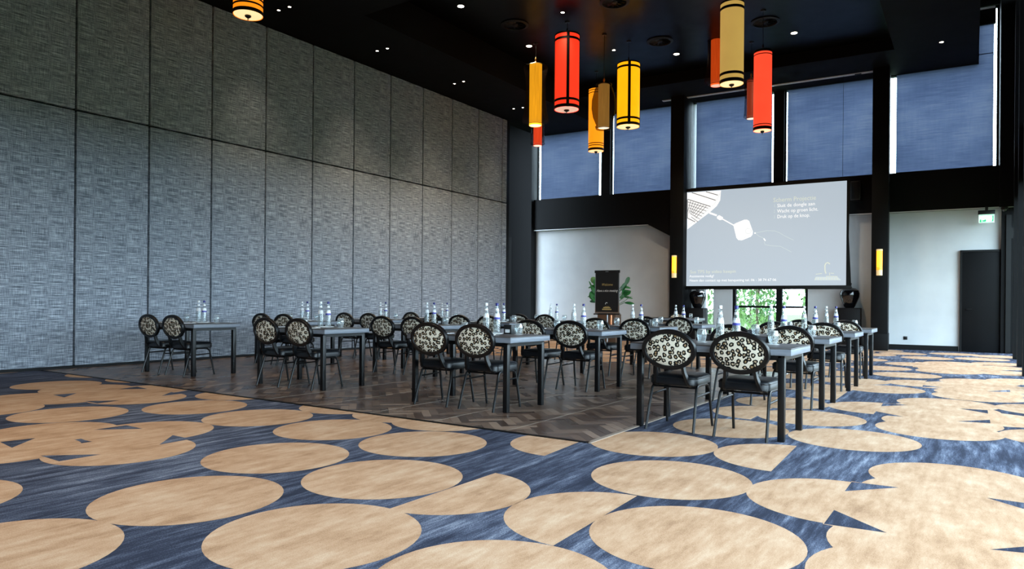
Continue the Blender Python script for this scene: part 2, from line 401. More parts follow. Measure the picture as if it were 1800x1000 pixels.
# parquet dance floor in PQ frame: x from -10.5 to 0, y from 0 to 7.05
PW, PD, PT = 10.6, 7.05, .005
pq = MB(); pq.box(-PW, 0, 0, PD, 0.0005, .003)
lim = LWI @ PQM
def inside_left(x): return True
parquet = tag(pq.build('parquet_dance_floor', 'parquet_base', smooth=False), 'dark herringbone parquet dance floor laid into the carpet', None, None, 'structure'); parquet.matrix_world = PQM
def clip(poly, a, b, c):                             # keep a*x+b*y<=c
    out = []
    for i in range(len(poly)):
        p, q = poly[i], poly[(i+1) % len(poly)]; dp, dq = a*p[0]+b*p[1]-c, a*q[0]+b*q[1]-c
        if dp <= 0: out.append(p)
        if dp*dq < 0: t_ = dp/(dp-dq); out.append((p[0]+t_*(q[0]-p[0]), p[1]+t_*(q[1]-p[1])))
    return out
L_, W_ = .32, .08; g = .0007; planks = []
cs, sn = math.cos(PI/4), math.sin(PI/4)
PQI = PQM.inverted(); camp = PQI @ Vector((0, 0, 0))
for bnd in range(-42, 43):
    for k in range(-210, 211):
        for hv in (0, 1):
            ox, oy = k*W_+bnd*L_, k*W_-bnd*L_
            r = (ox+g, ox+L_-g, oy+g, oy+W_-g) if hv == 0 else (ox-W_+g, ox-g, oy+g, oy+L_-g)
            cx, cy = (r[0]+r[1])/2, (r[2]+r[3])/2; X, Y = cs*cx-sn*cy, sn*cx+cs*cy
            if not (-PW-.3 < X < .3 and -.3 < Y < PD+.3): continue
            poly = [(cs*x-sn*y, sn*x+cs*y) for x, y in ((r[0], r[2]), (r[1], r[2]), (r[1], r[3]), (r[0], r[3]))]
            q = clip(clip(clip(clip(poly, 1, 0, -.02), -1, 0, PW), 0, -1, -.02), 0, 1, PD)
            if len(q) < 3: continue
            area = abs(sum(q[i][0]*q[(i+1) % len(q)][1]-q[(i+1) % len(q)][0]*q[i][1] for i in range(len(q))))/2
            if area < .001: continue
            wp = PQM @ Vector((X, Y, 0))
            if (LWI @ wp).y > .1: continue
            vis = abs(wp.x/wp.y) < .75
            planks.append((wp.length if vis else 99, X, Y, hv, q, area > .98*(L_-2*g)*(W_-2*g)))
planks.sort(key=lambda p: p[0])
full = {}
for hv in (0, 1):
    a = (L_/2-g, W_/2-g) if hv == 0 else (W_/2-g, L_/2-g)
    full[hv] = MB().prism([(cs*x-sn*y, sn*x+cs*y) for x, y in ((-a[0], -a[1]), (a[0], -a[1]), (a[0], a[1]), (-a[0], a[1]))], lambda a_, b_, t_: (a_, b_, t_), .003, PT).mesh('parquet_block', 'parquet_oak', smooth=False)
fieldm = MB()
for i, (d, X, Y, hv, q, whole) in enumerate(planks):
    dz = random.uniform(-.0001, .0001)
    if i < 300:
        if whole: o = link('parquet_block', full[hv], parquet)
        else: o = MB().prism([(x-X, y-Y) for x, y in q], lambda a_, b_, t_: (a_, b_, t_), .003, PT).build('parquet_block', 'parquet_oak', parquet, smooth=False)
        o.location = (X, Y, dz)
    else: fieldm.prism(q, lambda a_, b_, t_: (a_, b_, t_), .003, PT+dz)
fo = part('parquet_blocks', fieldm, 'parquet_oak_field', parquet, smooth=False); fo['kind'] = 'stuff'
for k in range(1, 12):
    part('panel_seam', MB().box(-.81*k-.0035, -.81*k+.0035, .02, PD, .0048, .0058), 'parquet_seam', parquet, smooth=False)
part('edge_trim', MB().box(-PW, 0, -.02, .02, 0, .0065), 'black_trim', parquet, smooth=False)
part('edge_trim', MB().box(-.02, .02, -.02, PD, 0, .0065), 'parquet_seam', parquet, smooth=False)

# ------------------------------------------------------------------ left wall: fabric panels
mb = MB().box(-28, 10.62, .09, .3, 0, 7.6)
wall_left = struct('wall_left', mb, 'black_trim', LWM, 'tall folding partition wall clad in grey woven fabric', smooth=False)
edges = [10.122-1.181*i for i in range(0, 16)]
pm = {}
def panel(s0, s1, z0, z1):
    w_ = s1-s0
    key = (round(w_, 3), z0)
    if key not in pm: pm[key] = MB().box(0, w_, 0, .095, 0, z1-z0).mesh('fabric_panel', 'grey_woven_fabric', bevel=.006)
    o = link('fabric_panel', pm[key], wall_left); o.location = (s0, 0, z0)
for i in range(15):
    for z0, z1 in ((.045, 4.105), (4.138, 6.62)): panel(edges[i+1]+.016, edges[i]-.016, z0, z1)
for z0, z1 in ((.045, 4.105), (4.138, 6.62)): panel(10.135, 10.36, z0, z1)
struct('baseboard_left', MB().box(-28, 10.6, -.012, .04, 0, .04), 'black_trim', LWM, smooth=False)

# ------------------------------------------------------------------ far wall
def wbox(name, s0, s1, y0, y1, z0, z1, m, parent=None, bevel=0):
    return MB().box(s0, s1, y0, y1, z0, z1).build(name, m, parent, smooth=bool(bevel), bevel=bevel)
wb = MB()
wb.box(-14, -4.8, 0, .25, 0, 3.55); wb.box(-4.8, -4.53, 0, .25, 3.1, 3.55); wb.box(-4.53, -4.01, 0, .25, 0, 3.55); wb.box(-4.01, -2.0, 0, .25, 3.1, 3.55); wb.box(-2.0, 3.2, 0, .25, 0, 3.55)
wall_back = struct('wall_back', wb, 'white_plaster', WM, 'white plaster wall at the far end of the hall', smooth=False)
part('pier', MB().box(-14, -10.39, -.35, .2, 0, 7.3), 'black_paint', wall_back, 'black pier beside the fabric wall', smooth=False)
part('pier_groove', MB().box(-11.25, -11.12, -.36, -.34, .75, 3.3), 'black_trim', wall_back, smooth=False)
part('base_strip', MB().box(-10.4, -5.8, -.02, .01, 0, .13), 'black_trim', wall_back, smooth=False)
part('base_strip', MB().box(-.1, 1.46, -.02, .01, 0, .13), 'black_trim', wall_back, smooth=False)
sk = part('wall_socket', MB().box(.279, .368, -.012, .01, .256, .34), 'plastic_black', wall_back, bevel=.004)
part('socket_hole', MB().lathe([(.024, 0), (.024, .003)], 12), 'black_trim', sk).matrix_local = Matrix.Translation((.323, -.012, .298)) @ Matrix.Rotation(PI/2, 4, 'X')
beam = struct('trim_1', MB().box(-14, 2.9, -.16, .22, 3.5, 4.51), 'black_paint', WM, 'black beam between the white wall and the upper windows', smooth=False)
part('beam_triangle', MB().prism([(-6.48, 3.52), (-5.7, 3.52), (-5.7, 3.10)], lambda a_, b_, t_: (a_, t_, b_), -.3, 0), 'black_paint', beam, smooth=False)  # black triangular piece under the beam, left of the column
part('beam_lip', MB().box(-14, 2.9, -.175, -.15, 3.49, 3.515), 'grey_housing', beam, smooth=False)
def column(n, s0, s1, lab):
    o = struct('column_%d' % n, MB().box(s0, s1, -.9, .05, 0, 7.2), 'black_paint', WM, lab, bevel=.008)
    part('plinth', MB().box(s0-.012, s1+.012, -.912, .05, 0, .42), 'black_paint', o, bevel=.006)
    return o
column(1, -5.576, -5.185, 'square black column left of the projection screen')
column(2, -.425, -.056, 'square black column right of the projection screen')
struct('column_3', MB().box(2.26, 2.62, -.25, .2, 3.5, 8.6), 'black_paint', WM, 'black corner column right of the upper windows', smooth=False)
# upper windows: glass, frames, blinds
wn = [0]
def upper_window(s0, s1, b0, b1, z1, where, cyl=False):
    wn[0] += 1
    o = struct('window_%d' % wn[0], MB().box(s0, s0+.045, .08, .16, 4.5, z1).box(s1-.045, s1, .08, .16, 4.5, z1).box(s0, s1, .08, .16, 4.5, 4.545).box(s0, s1, .08, .16, z1-.05, z1), 'black_paint', WM, 'high window %s' % where, smooth=False)
    o['kind'] = 'structure'
    part('pane', MB().box(s0+.045, s1-.045, .115, .125, 4.545, z1-.05), 'window_glass', o, smooth=False)
    return o
def blind(b0, b1, z1, lab, y=.03, ch=.1):
    o = empty('roller_blind', WM @ Vector(((b0+b1)/2, y, 4.53)), math.atan2(WM[1][0], WM[0][0])); w_ = (b1-b0)/2
    part('blind_cloth', MB().add([(-w_, 0, 0), (w_, 0, 0), (w_, 0, z1-4.53), (-w_, 0, z1-4.53)], [(0, 1, 2, 3)]), 'blind_fabric', o, smooth=False)
    part('hem_bar', MB().box(-w_, w_, -.008, .008, -.005, .02), 'black_trim', o, smooth=False)
    part('cassette', MB().box(-w_-.03, w_+.03, -.05, .05, z1-4.53-.005, z1-4.53+ch), 'black_trim', o, smooth=False)
    for zz in (2.75 if z1 > 7.5 else 9,):
        if zz < z1-4.53: part('cloth_seam', MB().box(-w_, w_, -.003, -.001, zz, zz+.02), 'blind_seam', o, smooth=False)
    tag(o, lab, 'blind', 'blue-grey roller blinds on the high windows')
upper_window(-10.41, -8.08, 0, 0, 7.1, 'above the welcome board, left pane'); blind(-10.25, -8.165, 7.06, 'blue-grey roller blind nearest the fabric wall')
upper_window(-7.79, -5.72, 0, 0, 7.1, 'left of the black column'); blind(-7.68, -5.72, 7.06, 'blue-grey roller blind just left of the column beside the screen')
upper_window(-5.56, -2.89, 0, 0, 7.1, 'above the left half of the screen'); blind(-5.09, -2.965, 7.06, 'blue-grey roller blind above the left half of the screen')
upper_window(-2.645, -.3, 0, 0, 7.1, 'above the right half of the screen'); blind(-2.56, -.35, 7.06, 'blue-grey roller blind above the right half of the screen')
upper_window(-.12, 2.26, 0, 0, 8.45, 'at the right corner'); blind(.075, 2.145, 8.0, 'tall blue-grey roller blind at the right corner above the white wall', ch=.36)
struct('trim_2', MB().box(-8.08, -7.79, 0, .2, 4.5, 7.2), 'black_paint', WM, 'black mullion between the two left high windows', smooth=False)
struct('trim_3', MB().box(-2.89, -2.645, 0, .2, 4.5, 7.2), 'black_paint', WM, 'black mullion above the screen', smooth=False)
struct('trim_4', MB().box(-14, 1.84, -.02, .25, 7.06, 8.6), 'black_paint', WM, 'black lintel over the high windows', smooth=False)
struct('trim_5', MB().box(1.84, 2.7, -.02, .25, 8.44, 8.8), 'black_paint', WM, smooth=False)
part_rail = struct('trim_6', MB().box(1.75, 2.16, -.06, -.02, 8.36, 8.4), 'grey_housing', WM, 'pale curtain rail end in the ceiling slot', smooth=False)
cy_ = tag(MB().lathe([(.19, 0), (.19, 2.75)], 28).build('round_white_pipe', 'white_paint'), 'round white pipe standing behind the glass beside the left column', 'pipe'); cy_.location = WM @ Vector((-5.27, .36, 4.4))
# garden door and side light
d1 = struct('door_1', MB().box(-4.01, -3.925, .05, .2, 0, 3.1).box(-2.07, -2.0, .05, .2, 0, 3.1).box(-2.825, -2.67, .05, .2, 0, 3.1).box(-4.01, -2.0, .05, .2, 3.02, 3.1).box(-4.01, -2.0, .05, .2, 0, .08).box(-3.93, -2.82, .07, .17, 1.03, 1.09).box(-2.68, -2.05, .07, .17, 1.03, 1.09), 'black_paint', WM, 'black-framed glazed garden doors behind the projection screen', smooth=False)
for a, b in ((-3.925, -2.825), (-2.67, -2.07)):
    for z0, z1 in ((.08, 1.03), (1.09, 3.02)): part('pane', MB().box(a, b, .115, .125, z0, z1), 'window_glass', d1, smooth=False)
sw = struct('window_6', MB().box(-4.8, -4.77, .05, .2, 0, 3.1).box(-4.56, -4.53, .05, .2, 0, 3.1).box(-4.8, -4.53, .05, .2, 3.07, 3.1), 'white_paint', WM, 'narrow side window left of the garden doors', smooth=False)
part('pane', MB().box(-4.77, -4.56, .115, .125, 0, 3.07), 'window_glass', sw, smooth=False)
# dark door right
d2 = struct('door_2', MB().box(1.486, 2.62, -.06, .02, 0, 2.5), 'black_paint', WM, 'plain black door in the white wall at the right', bevel=.006)
part('door_frame', MB().box(1.486, 1.53, -.075, -.05, 0, 2.5).box(1.486, 2.6, -.075, -.05, 2.45, 2.5), 'black_trim', d2, smooth=False)
part('door_handle', MB().tube([(1.62, -.06, 1.05), (1.62, -.12, 1.05), (1.74, -.12, 1.05)], .011), 'black_metal', d2)
pl = struct('trim_7', MB().box(2.40, 2.50, -.2, -.06, 0, 3.31).box(2.5, 2.7, -.17, -.1, 2.75, 3.0), 'black_trim', WM, 'black post with bracket beside the black door', smooth=False)

# right wall: glazing along the room
rw = MB().box(-.3, 27, -.05, .2, 3.5, 4.51).box(-.3, 27, -.02, .2, 8.45, 8.8).box(-.3, 27, 0, .2, 0, .06)
wall_right = struct('wall_right', rw, 'black_paint', RWM, 'black framed window wall along the right side', smooth=False)
for k in range(0, 13):
    x = .0+k*2.2
    part('post', MB().box(x, x+.16, -.12 if k else -.3, .2, 0, 8.5), 'black_paint', wall_right, smooth=False)
    if k < 12:
        part('pane', MB().box(x+.16, x+2.2, .09, .1, .06, 3.5), 'window_glass', wall_right, smooth=False)
        part('blind_cloth', MB().add([(x+.2, .05, 4.51), (x+2.16, .05, 4.51), (x+2.16, .05, 8.4), (x+.2, .05, 8.4)], [(0, 1, 2, 3)]), 'black_trim', wall_right, smooth=False)
        part('frame_bar', MB().box(x+.16, x+.22, .06, .13, .06, 3.5).box(x+2.14, x+2.2, .06, .13, .06, 3.5).box(x+.16, x+2.2, .06, .13, 3.44, 3.5), 'black_paint', wall_right, smooth=False)
# wall behind the camera
p0, p1 = RWM @ Vector((27, 0, 0)), LWM @ Vector((-28, 0, 0))
dr = Vector((p1.x-p0.x, p1.y-p0.y)); RM = frame((p0.x, p0.y), (dr.x, dr.y))
struct('wall_rear', MB().box(-.5, dr.length+.5, -.3, 0, 0, 8.8), 'dark_wall', RM, 'dark wall behind the camera', smooth=False)
# side niche behind the end of the partition
na, nb = LWM @ Vector((10.6, .3, 0)), WM @ Vector((-14, 0, 0))
nd = Vector((nb.x-na.x, nb.y-na.y))
struct('wall_niche', MB().box(-.2, nd.length+.5, .0, .2, 0, 7.4), 'black_trim', frame((na.x-1.6, na.y+.4), (nd.x, nd.y)), 'black wall of the partition pocket', smooth=False)

# ------------------------------------------------------------------ ceiling
def poly_slab(name, pts, z0, z1, m, lab=None):
    return struct(name, MB().prism([(p.x, p.y) for p in pts], lambda a_, b_, t_: (a_, b_, t_), z0, z1), m, None, lab, smooth=False)
ZC, ZL, ZB = 7.35, 6.64, 7.06
sl_far = WM @ Vector((1.8435, .2, 0)); sdir = Vector((-az(33.3)[0], -az(33.3)[1], 0)); sl_near = sl_far+sdir*24
A0, A1 = LWM @ Vector((-28, .3, 0)), LWM @ Vector((16, .3, 0))
poly_slab('ceiling', [A0, sl_near, sl_far, WM @ Vector((-14, .2, 0)), LWM @ Vector((10.5, 3, 0)), LWM @ Vector((10.5, .3, 0))], ZC, 8.6, 'black_ceiling', 'black ceiling with a raised centre field')
in_near = LWM @ Vector((2.56, -2.03, 0)); in_far_l = LWM @ Vector((8.9, -2.03, 0)); in_far_r = WM @ Vector((.07, -2.06, 0)); in_near_r = in_far_r+sdir*9.5
lw_ = LWM @ Vector((10.9, -2.03, 0))
ml = MB(); ml.box(-28, 13, -2.03, .3, ZL, 8.0); cl = struct('ceiling_left_bulkhead', ml, 'black_ceiling_matt', LWM, 'lowered black ceiling strip along the fabric wall', smooth=False)
mbk = MB(); mbk.box(-11.5, .07, -2.06, .1, ZB, 8.0); struct('ceiling_far_bulkhead', mbk, 'black_ceiling_matt', WM, 'lowered black ceiling strip above the screen', smooth=False)
poly_slab('ceiling_right_bulkhead', [WM @ Vector((.07, .2, 0)), sl_far, sl_near, in_far_r+sdir*24, in_far_r], ZB, 8.6, 'black_ceiling_matt', 'lowered black ceiling strip along the window wall')
bx0 = LWM @ Vector((2.56, -2.03, 0)); bx1 = LWM @ Vector((2.56, -11.5, 0)); bx2 = LWM @ Vector((-28, -11.5, 0)); bx3 = LWM @ Vector((-28, -2.03, 0))
nbk = poly_slab('ceiling_near_bulkhead', [bx0, bx3, bx2, bx1], ZL, 8.0, 'black_ceiling_matt', 'lowered black ceiling strip nearest the camera')
poly_slab('ceiling_slot', [sl_far, sl_near, RWM @ Vector((27, .3, 0)), RWM @ Vector((-.3, .3, 0))], 8.6, 8.8, 'black_ceiling_matt', 'high black ceiling slot along the window wall')
ss = MB(); ss.box(-5.914, -.304, -.66, -.54, 7.045, 7.075)
sh = tag(ss.build('screen_slot_rail', 'grey_housing', bevel=.004), 'long pale grey slot rail in the ceiling above the screen', 'rail'); sh.matrix_world = WM
part('rail_bracket', MB().box(-5.5, -5.35, -.64, -.56, 7.03, 7.05), 'black_trim', sh, smooth=False); part('rail_bracket', MB().box(-.85, -.7, -.64, -.56, 7.03, 7.05), 'black_trim', sh, smooth=False)

# downlights and vents
ADDED_NEAR_LAMPS = [(-5.2, 8.6), (-2.6, 6.9), (-6.6, 6.4), (-4.0, 4.6), (-1.2, 4.4), (-2.4, 2.4), (-5.6, 2.6)]
mat('lamp_lens', (255, 246, 230), .5, emis=(255, 240, 215), es=14)
ring_me = None
def downlight(px, py, H, r, power, lab, grp, blend=.6, ang=80, col=(1, .80, .56)):
    p = at_height(px, py, H)
    o = empty('downlight', (p.x, p.y, H))
    part('trim_ring', MB().lathe([(r*1.0, -.002), (r*1.35, -.006), (r*1.4, 0), (r*1.0, .0)], 20, cap=False), 'black_metal', o)
    part('lens', MB().lathe([(r, -.004), (r, -.001)], 20), 'lamp_lens', o)
    tag(o, lab, 'downlight', grp)
    if power:
        l = bpy.data.lights.new('downlight_beam', 'SPOT'); l.energy = power; l.color = col; l.spot_size = math.radians(ang); l.spot_blend = blend; l.shadow_soft_size = .05
        lo = bpy.data.objects.new('downlight_beam', l); COL.objects.link(lo); lo.parent = o; lo.location = (0, 0, -.03)
for px, py, lab in ((810, 11, 'big round downlight at the top centre left of the red lantern'), (930, 81, 'big round downlight just above the yellow veiled lantern'), (1189, 95, 'big round downlight between the yellow and the golden lantern'), (1396, 58, 'big round downlight right of the coral lantern')):
    downlight(px, py, ZC, .068, 420, lab, 'large ceiling downlights', ang=100)
for px, py, lab in ((989, 22, 'small downlight above the red lantern'), (1079, 88, 'small downlight left of the bright yellow lantern')): downlight(px, py, ZC, .038, 40, lab, 'small ceiling downlights')
downlight(1655, 74, ZB, .04, 30, 'single small downlight in the ceiling strip at the right', 'small ceiling downlights')
for x, y in ADDED_NEAR_LAMPS:                                # unseen downlights, added to warm the near carpet
    part('trim_ring', MB().lathe([(.068, -.002), (.092, -.006), (.095, 0), (.068, 0)], 20, cap=False), 'black_metal', nbk).location = (x, y, ZL)
    part('lens', MB().lathe([(.068, -.004), (.068, -.001)], 20), 'lamp_lens', nbk).location = (x, y, ZL)
    l = bpy.data.lights.new('downlight_beam', 'SPOT'); l.energy = 230; l.color = (1, .80, .56); l.spot_size = math.radians(85); l.spot_blend = 1; l.shadow_soft_size = .06
    lo = bpy.data.objects.new('downlight_beam', l); COL.objects.link(lo); lo.parent = nbk; lo.location = (x, y, ZL-.03)
pairs = [((490, 18), (509, 12), 'nearest the camera'), ((663, 89.5), (681, 85), 'second from the camera'), ((799, 147), (815, 143), 'third from the camera'), ((903, 191), (919, 189), 'farthest from the camera')]
for a, b, wh in pairs:
    downlight(*a, ZL, .028, 80, 'wall-side spot of the small downlight pair %s' % wh, 'paired downlights along the fabric wall', ang=75, blend=1)
    downlight(*b, ZL, .028, 80, 'room-side spot of the small downlight pair %s' % wh, 'paired downlights along the fabric wall', ang=75, blend=1)
for px, py, lab in ((905, 43, 'round black swirl vent left of the red lantern'), (1160, 72, 'round black swirl vent right of the yellow lantern'), (1345, 38, 'round black swirl vent above the coral lantern'), (1080, 3, 'round black swirl vent at the top edge')):
    p = at_height(px, py, ZC); o = empty('ceiling_vent', p)
    part('rim', MB().lathe([(.30, 0), (.31, -.02), (.25, -.035), (.24, -.01)], 28, cap=False), 'black_trim', o)
    part('core', MB().lathe([(.07, -.012), (.05, -.03), (0.001, -.034)], 16, cap=False), 'black_trim', o)
    for k in range(12):
        a = 2*PI*k/12; sl = part('blade', MB().box(.07, .245, -.02, .02, -.012, -.008), 'black_trim', o, smooth=False); sl.rotation_euler = (.5, 0, a)
    tag(o, lab, 'vent', 'round ceiling vents')

# ------------------------------------------------------------------ lanterns
glow('shade_red', (255, 52, 26), 1.15, (220, 60, 40)); glow('shade_yellow', (255, 176, 10), 1.15, (235, 170, 30)); glow('shade_amber', (255, 150, 20), 1.1, (230, 150, 30)); glow('shade_gold', (205, 165, 85), .72, (215, 180, 100)); glow('shade_coral', (255, 72, 44), 1.1, (235, 80, 60))
glow('pleat_yellow', (245, 170, 30), 3.3, (200, 150, 40), 1); glow('pleat_brown', (160, 116, 50), 2.2, (130, 100, 60), 1); glow('pleat_red', (240, 70, 30), 2.0, (200, 60, 40), 1); glow('pleat_darkred', (215, 76, 20), 2.4, (150, 50, 30), 1); glow('pleat_rust', (165, 62, 34), 1.3, (140, 60, 40), 1)
glow('shade_orange', (255, 140, 20), 1.1, (230, 140, 30))
glow('diffuser_cream', (255, 222, 160), 1.05, (240, 225, 200)); glow('diffuser_pink', (240, 190, 165), .75, (235, 215, 205)); glow('diffuser_white', (255, 235, 205), 1.2, (240, 235, 225))
def lantern(px, y0, y1, w_, Y, shade, diff, lab, bands=((.0, .02), (.065, .032), (.875, .032), (.957, .04)), straps=0, veil=None, ceil=ZC, knob=True):
    top, bot = at(px, y0, Y), at(px, y1, Y); r = w_/2/F*Y*math.cos(math.atan((px-900)/F)); H = top.z-bot.z
    rot = math.radians(-math.degrees(math.atan(bot.x/bot.y)))
    o = empty('lantern', (bot.x, bot.y, bot.z), rot)
    if shade.startswith('pleat'):
        n = 48; sh = MB()
        v = []; f = []
        for z in (0, H):
            for i in range(n): a = 2*PI*i/n; rr = r*(1 if i % 2 else .95); v.append((rr*math.cos(a), rr*math.sin(a), z))
        for i in range(n): k = (i+1) % n; f.append((i, k, n+k, n+i))
        sh.add(v, f); part('shade', sh, shade, o, ang=60)
    else: part('shade', MB().lathe([(r, 0), (r, H)], 40, cap=False), shade, o)
    part('diffuser', MB().lathe([(r*.96, .004), (r*.97, .01)], 36), diff, o)
    part('lid', MB().lathe([(r*.98, H-.012), (r*.98, H-.004)], 36), 'black_metal', o)
    for z, t_ in bands:
        part('band', MB().lathe([(r+.001, H*(1-z)-H*t_), (r+.006, H*(1-z)-H*t_), (r+.006, H*(1-z)), (r+.001, H*(1-z))], 40, cap=False), 'black_trim', o)
    for k in range(straps):
        a = -PI/2+(.08 if straps else 0)+k*2*PI/straps
        s_ = part('strap', MB().box(r-.002, r+.008, -.032, .032, 0, H), 'black_trim', o, smooth=False); s_.rotation_euler = (0, 0, a)
    if knob: part('finial', MB().lathe([(.001, -.085), (.008, -.08), (.008, -.05), (.03, -.04), (r*.22, -.022), (r*.22, -.004), (.01, .006)], 16), 'black_metal', o)
    part('hook', MB().lathe([(.035, H), (.03, H+.05), (.012, H+.07), (.022, H+.1), (.018, H+.14), (.006, H+.16)], 12), 'brass' if shade.startswith('pleat') else 'black_metal', o)
    part('cable', MB().tube([(0, 0, H+.12), (0, 0, ceil-bot.z)], .006, 6), 'black_metal', o)
    part('ceiling_rose', MB().lathe([(.05, ceil-bot.z-.025), (.06, ceil-bot.z)], 16), 'black_metal', o)
    if veil:
        prof, vm = veil
        part('veil', MB().lathe([(r*a, H*b) for a, b in prof], 36, cap=False), vm, o, label='sheer dark veil')
        for a, b in (prof[0], prof[-1]): part('veil_hoop', MB().tube([(r*a*math.cos(2*PI*i/32), r*a*math.sin(2*PI*i/32), H*b) for i in range(32)], .005, 6, True), 'black_trim', o)
    tag(o, lab, 'lantern', 'hanging fabric lanterns')
    return o
hour = [(1.3, .02), (2.05, .06), (2.1, .1), (1.75, .28), (1.55, .5), (1.6, .75), (1.95, .95), (1.0, 1.0)]
bulb = [(1.35, -.02), (1.5, .03), (1.3, .06), (1.9, .25), (2.15, .45), (2.1, .65), (1.6, .9), (1.3, .96), (1.4, 1.0)]
bell = [(1.1, .01), (1.75, .05), (1.6, .2), (1.5, .6), (1.7, .95), (1.0, 1.0)]
lantern(996, 62, 193, 43, 15.5, 'shade_red', 'diffuser_pink', 'bright red drum lantern with black straps and pale underside', straps=4)
lantern(1104, 112, 223, 40, 16.6, 'shade_yellow', 'diffuser_cream', 'bright yellow drum lantern with black straps', straps=4)
lantern(1047.5, 157, 266, 27, 18.8, 'shade_amber', 'diffuser_cream', 'slim amber lantern hanging behind the round veiled one', bands=((.0, .01), (.03, .01), (.07, .01), (.88, .012), (.915, .012), (.96, .035)))
lantern(1061, 149, 225, 20, 16.2, 'pleat_brown', 'diffuser_white', 'brown pleated lantern inside a round dark veil', bands=(), veil=(bulb, 'veil_black'), knob=False)
lantern(941, 113, 221, 22, 16.8, 'pleat_yellow', 'diffuser_white', 'yellow pleated lantern inside a waisted dark veil', bands=(), veil=(hour, 'veil_black'), knob=False)
lantern(945, 190, 256.5, 15, 19.5, 'pleat_red', 'diffuser_white', 'small red lantern hanging behind the yellow veiled one', bands=(), veil=(bell, 'veil_smoke'), knob=False)
lantern(1286, 6, 148, 42, 13.6, 'shade_gold', 'diffuser_cream', 'large matt gold drum lantern with black rims')
lantern(1259, 46, 151, 20, 16.5, 'pleat_darkred', 'diffuser_pink', 'dark red pleated lantern half hidden by the gold one', bands=(), veil=(hour, 'veil_black'), knob=False)
lantern(1340, 90, 230, 32, 14.8, 'shade_coral', 'diffuser_cream', 'tall coral red drum lantern right of the gold one', bands=((.0, .03), (.055, .01), (.93, .01), (.96, .035)))
lantern(1320, 140, 209, 15, 16.6, 'pleat_rust', 'diffuser_white', 'small rust lantern with smoky veil behind the coral one', bands=((.02, .015), (.06, .015)), veil=(bell, 'veil_smoke'), knob=False)
lantern(436, -75, 27, 53, 11.5, 'shade_orange', 'diffuser_cream', 'orange striped lantern cut off by the top edge near the fabric wall', bands=((.0, .02), (.1, .02), (.66, .03), (.75, .03), (.84, .03), (.94, .06)), ceil=ZL)

# ------------------------------------------------------------------ projection screen
mat('screen_cloth', (110, 114, 118), .9, spec=.1, emis=(186, 200, 213), es=.88)
mat('screen_white', (150, 150, 152), .9, spec=.1, emis=(255, 255, 255), es=.95); mat('screen_cream', (125, 130, 122), .9, spec=.1, emis=(220, 224, 210), es=.9); mat('screen_grey', (120, 122, 126), .8, emis=(130, 132, 138), es=.3); mat('screen_faint', (120, 126, 124), .9, spec=.1, emis=(208, 219, 222), es=.9)
scr = empty('projection_screen', WM @ Vector((0, -.6, 0)), math.atan2(WM[1][0], WM[0][0]))
S0, S1, T0, T1 = -5.172, -1.014, 1.637, 4.335
part('screen_surface', MB().box(S0-.04, S1+.04, 0, .004, T0-.05, T1+.05), 'screen_cloth', scr, smooth=False)
bd = MB().box(S0-.075, S0, -.004, .006, T0-.09, T1+.08).box(S0-.075, S1+.075, -.004, .006, T1, T1+.08)
bd.prism([(S1, T0-.09), (S1+.125, T0-.09), (S1+.055, 2.9), (S1+.075, T1+.08), (S1, T1+.08)], lambda a_, b_, t_: (a_, t_, b_), -.004, .006)
part('screen_border', bd, 'black_trim', scr, smooth=False)
part('weight_bar', MB().box(S0-.075, S1+.125, -.02, .02, T0-.1, T0), 'black_trim', scr, bevel=.006)
part('drop_cloth', MB().box(S0-.04, S1+.04, .0, .004, T1+.08, T1+.09), 'black_trim', scr, smooth=False)
for s_ in (S0+.1, S1-.1): part('drop_cord', MB().tube([(s_, .002, T1+.08), (s_, .002, 7.04)], .004, 6), 'black_trim', scr)
def sp(px, py):                                         # a point of the picture on the screen, in screen coordinates
    r = ray(px, py); o = WM @ Vector((0, -.6, 0)); n = Vector((WM[0][1], WM[1][1], 0)); t_ = n.dot(o)/n.dot(r)
    q = scr_inv @ (r*t_+Vector((0, 0, HC))); return q.x, q.z
scr_inv = (WM @ Matrix.Translation((0, -.6, 0))).inverted()
def flat(name, pts, m, y=-.003):
    return part(name, MB().prism([sp(*p) for p in pts], lambda a_, b_, t_: (a_, t_, b_), y, y+.001), m, scr, smooth=False)
def line(name, pts, wd, m, y=-.004):
    return part(name, MB().sweep([(sp(*p)[0], y, sp(*p)[1]) for p in pts], [(-wd/2, -.0005), (wd/2, -.0005), (wd/2, .0005), (-wd/2, .0005)], up=(0, 1, 0)), m, scr, smooth=False)
flat('laptop_picture', [(1208, 339), (1267.5, 334.7), (1266, 352), (1260, 362), (1249, 372), (1208.5, 403)], 'screen_white')
for a, b in (((1208.5, 350), (1249, 363)), ((1216, 338.5), (1258, 352)), ((1241, 337), (1262, 343)), ((1208.5, 351), (1208.5, 384)), ((1209, 383.5), (1222, 390))): line('laptop_line', [a, b], .02, 'screen_grey')
for k in range(6): line('key_line', [(1209+k*1.2, 355+k*5.2), (1245-k*3.6, 366+k*4.8)], .014, 'screen_grey')
for k in range(7): line('key_line', [(1214+k*4.6, 353+k*1.5), (1208.5+k*2.4, 364+k*3.2+max(0, 4-k)*2.5)], .014, 'screen_grey')
line('laptop_line', [(1266, 339), (1257, 357), (1246, 368), (1209, 397)], .01, 'screen_faint')
line('dongle_plug', [(1247, 374), (1260, 378.7)], .05, 'screen_white'); line('dongle_cable', [(1262, 381), (1272, 386), (1290, 396)], .03, 'screen_white')
flat('dongle_plug', [(1260, 381), (1264, 378), (1271, 382), (1270, 386), (1265, 387), (1260.5, 384)], 'screen_white')
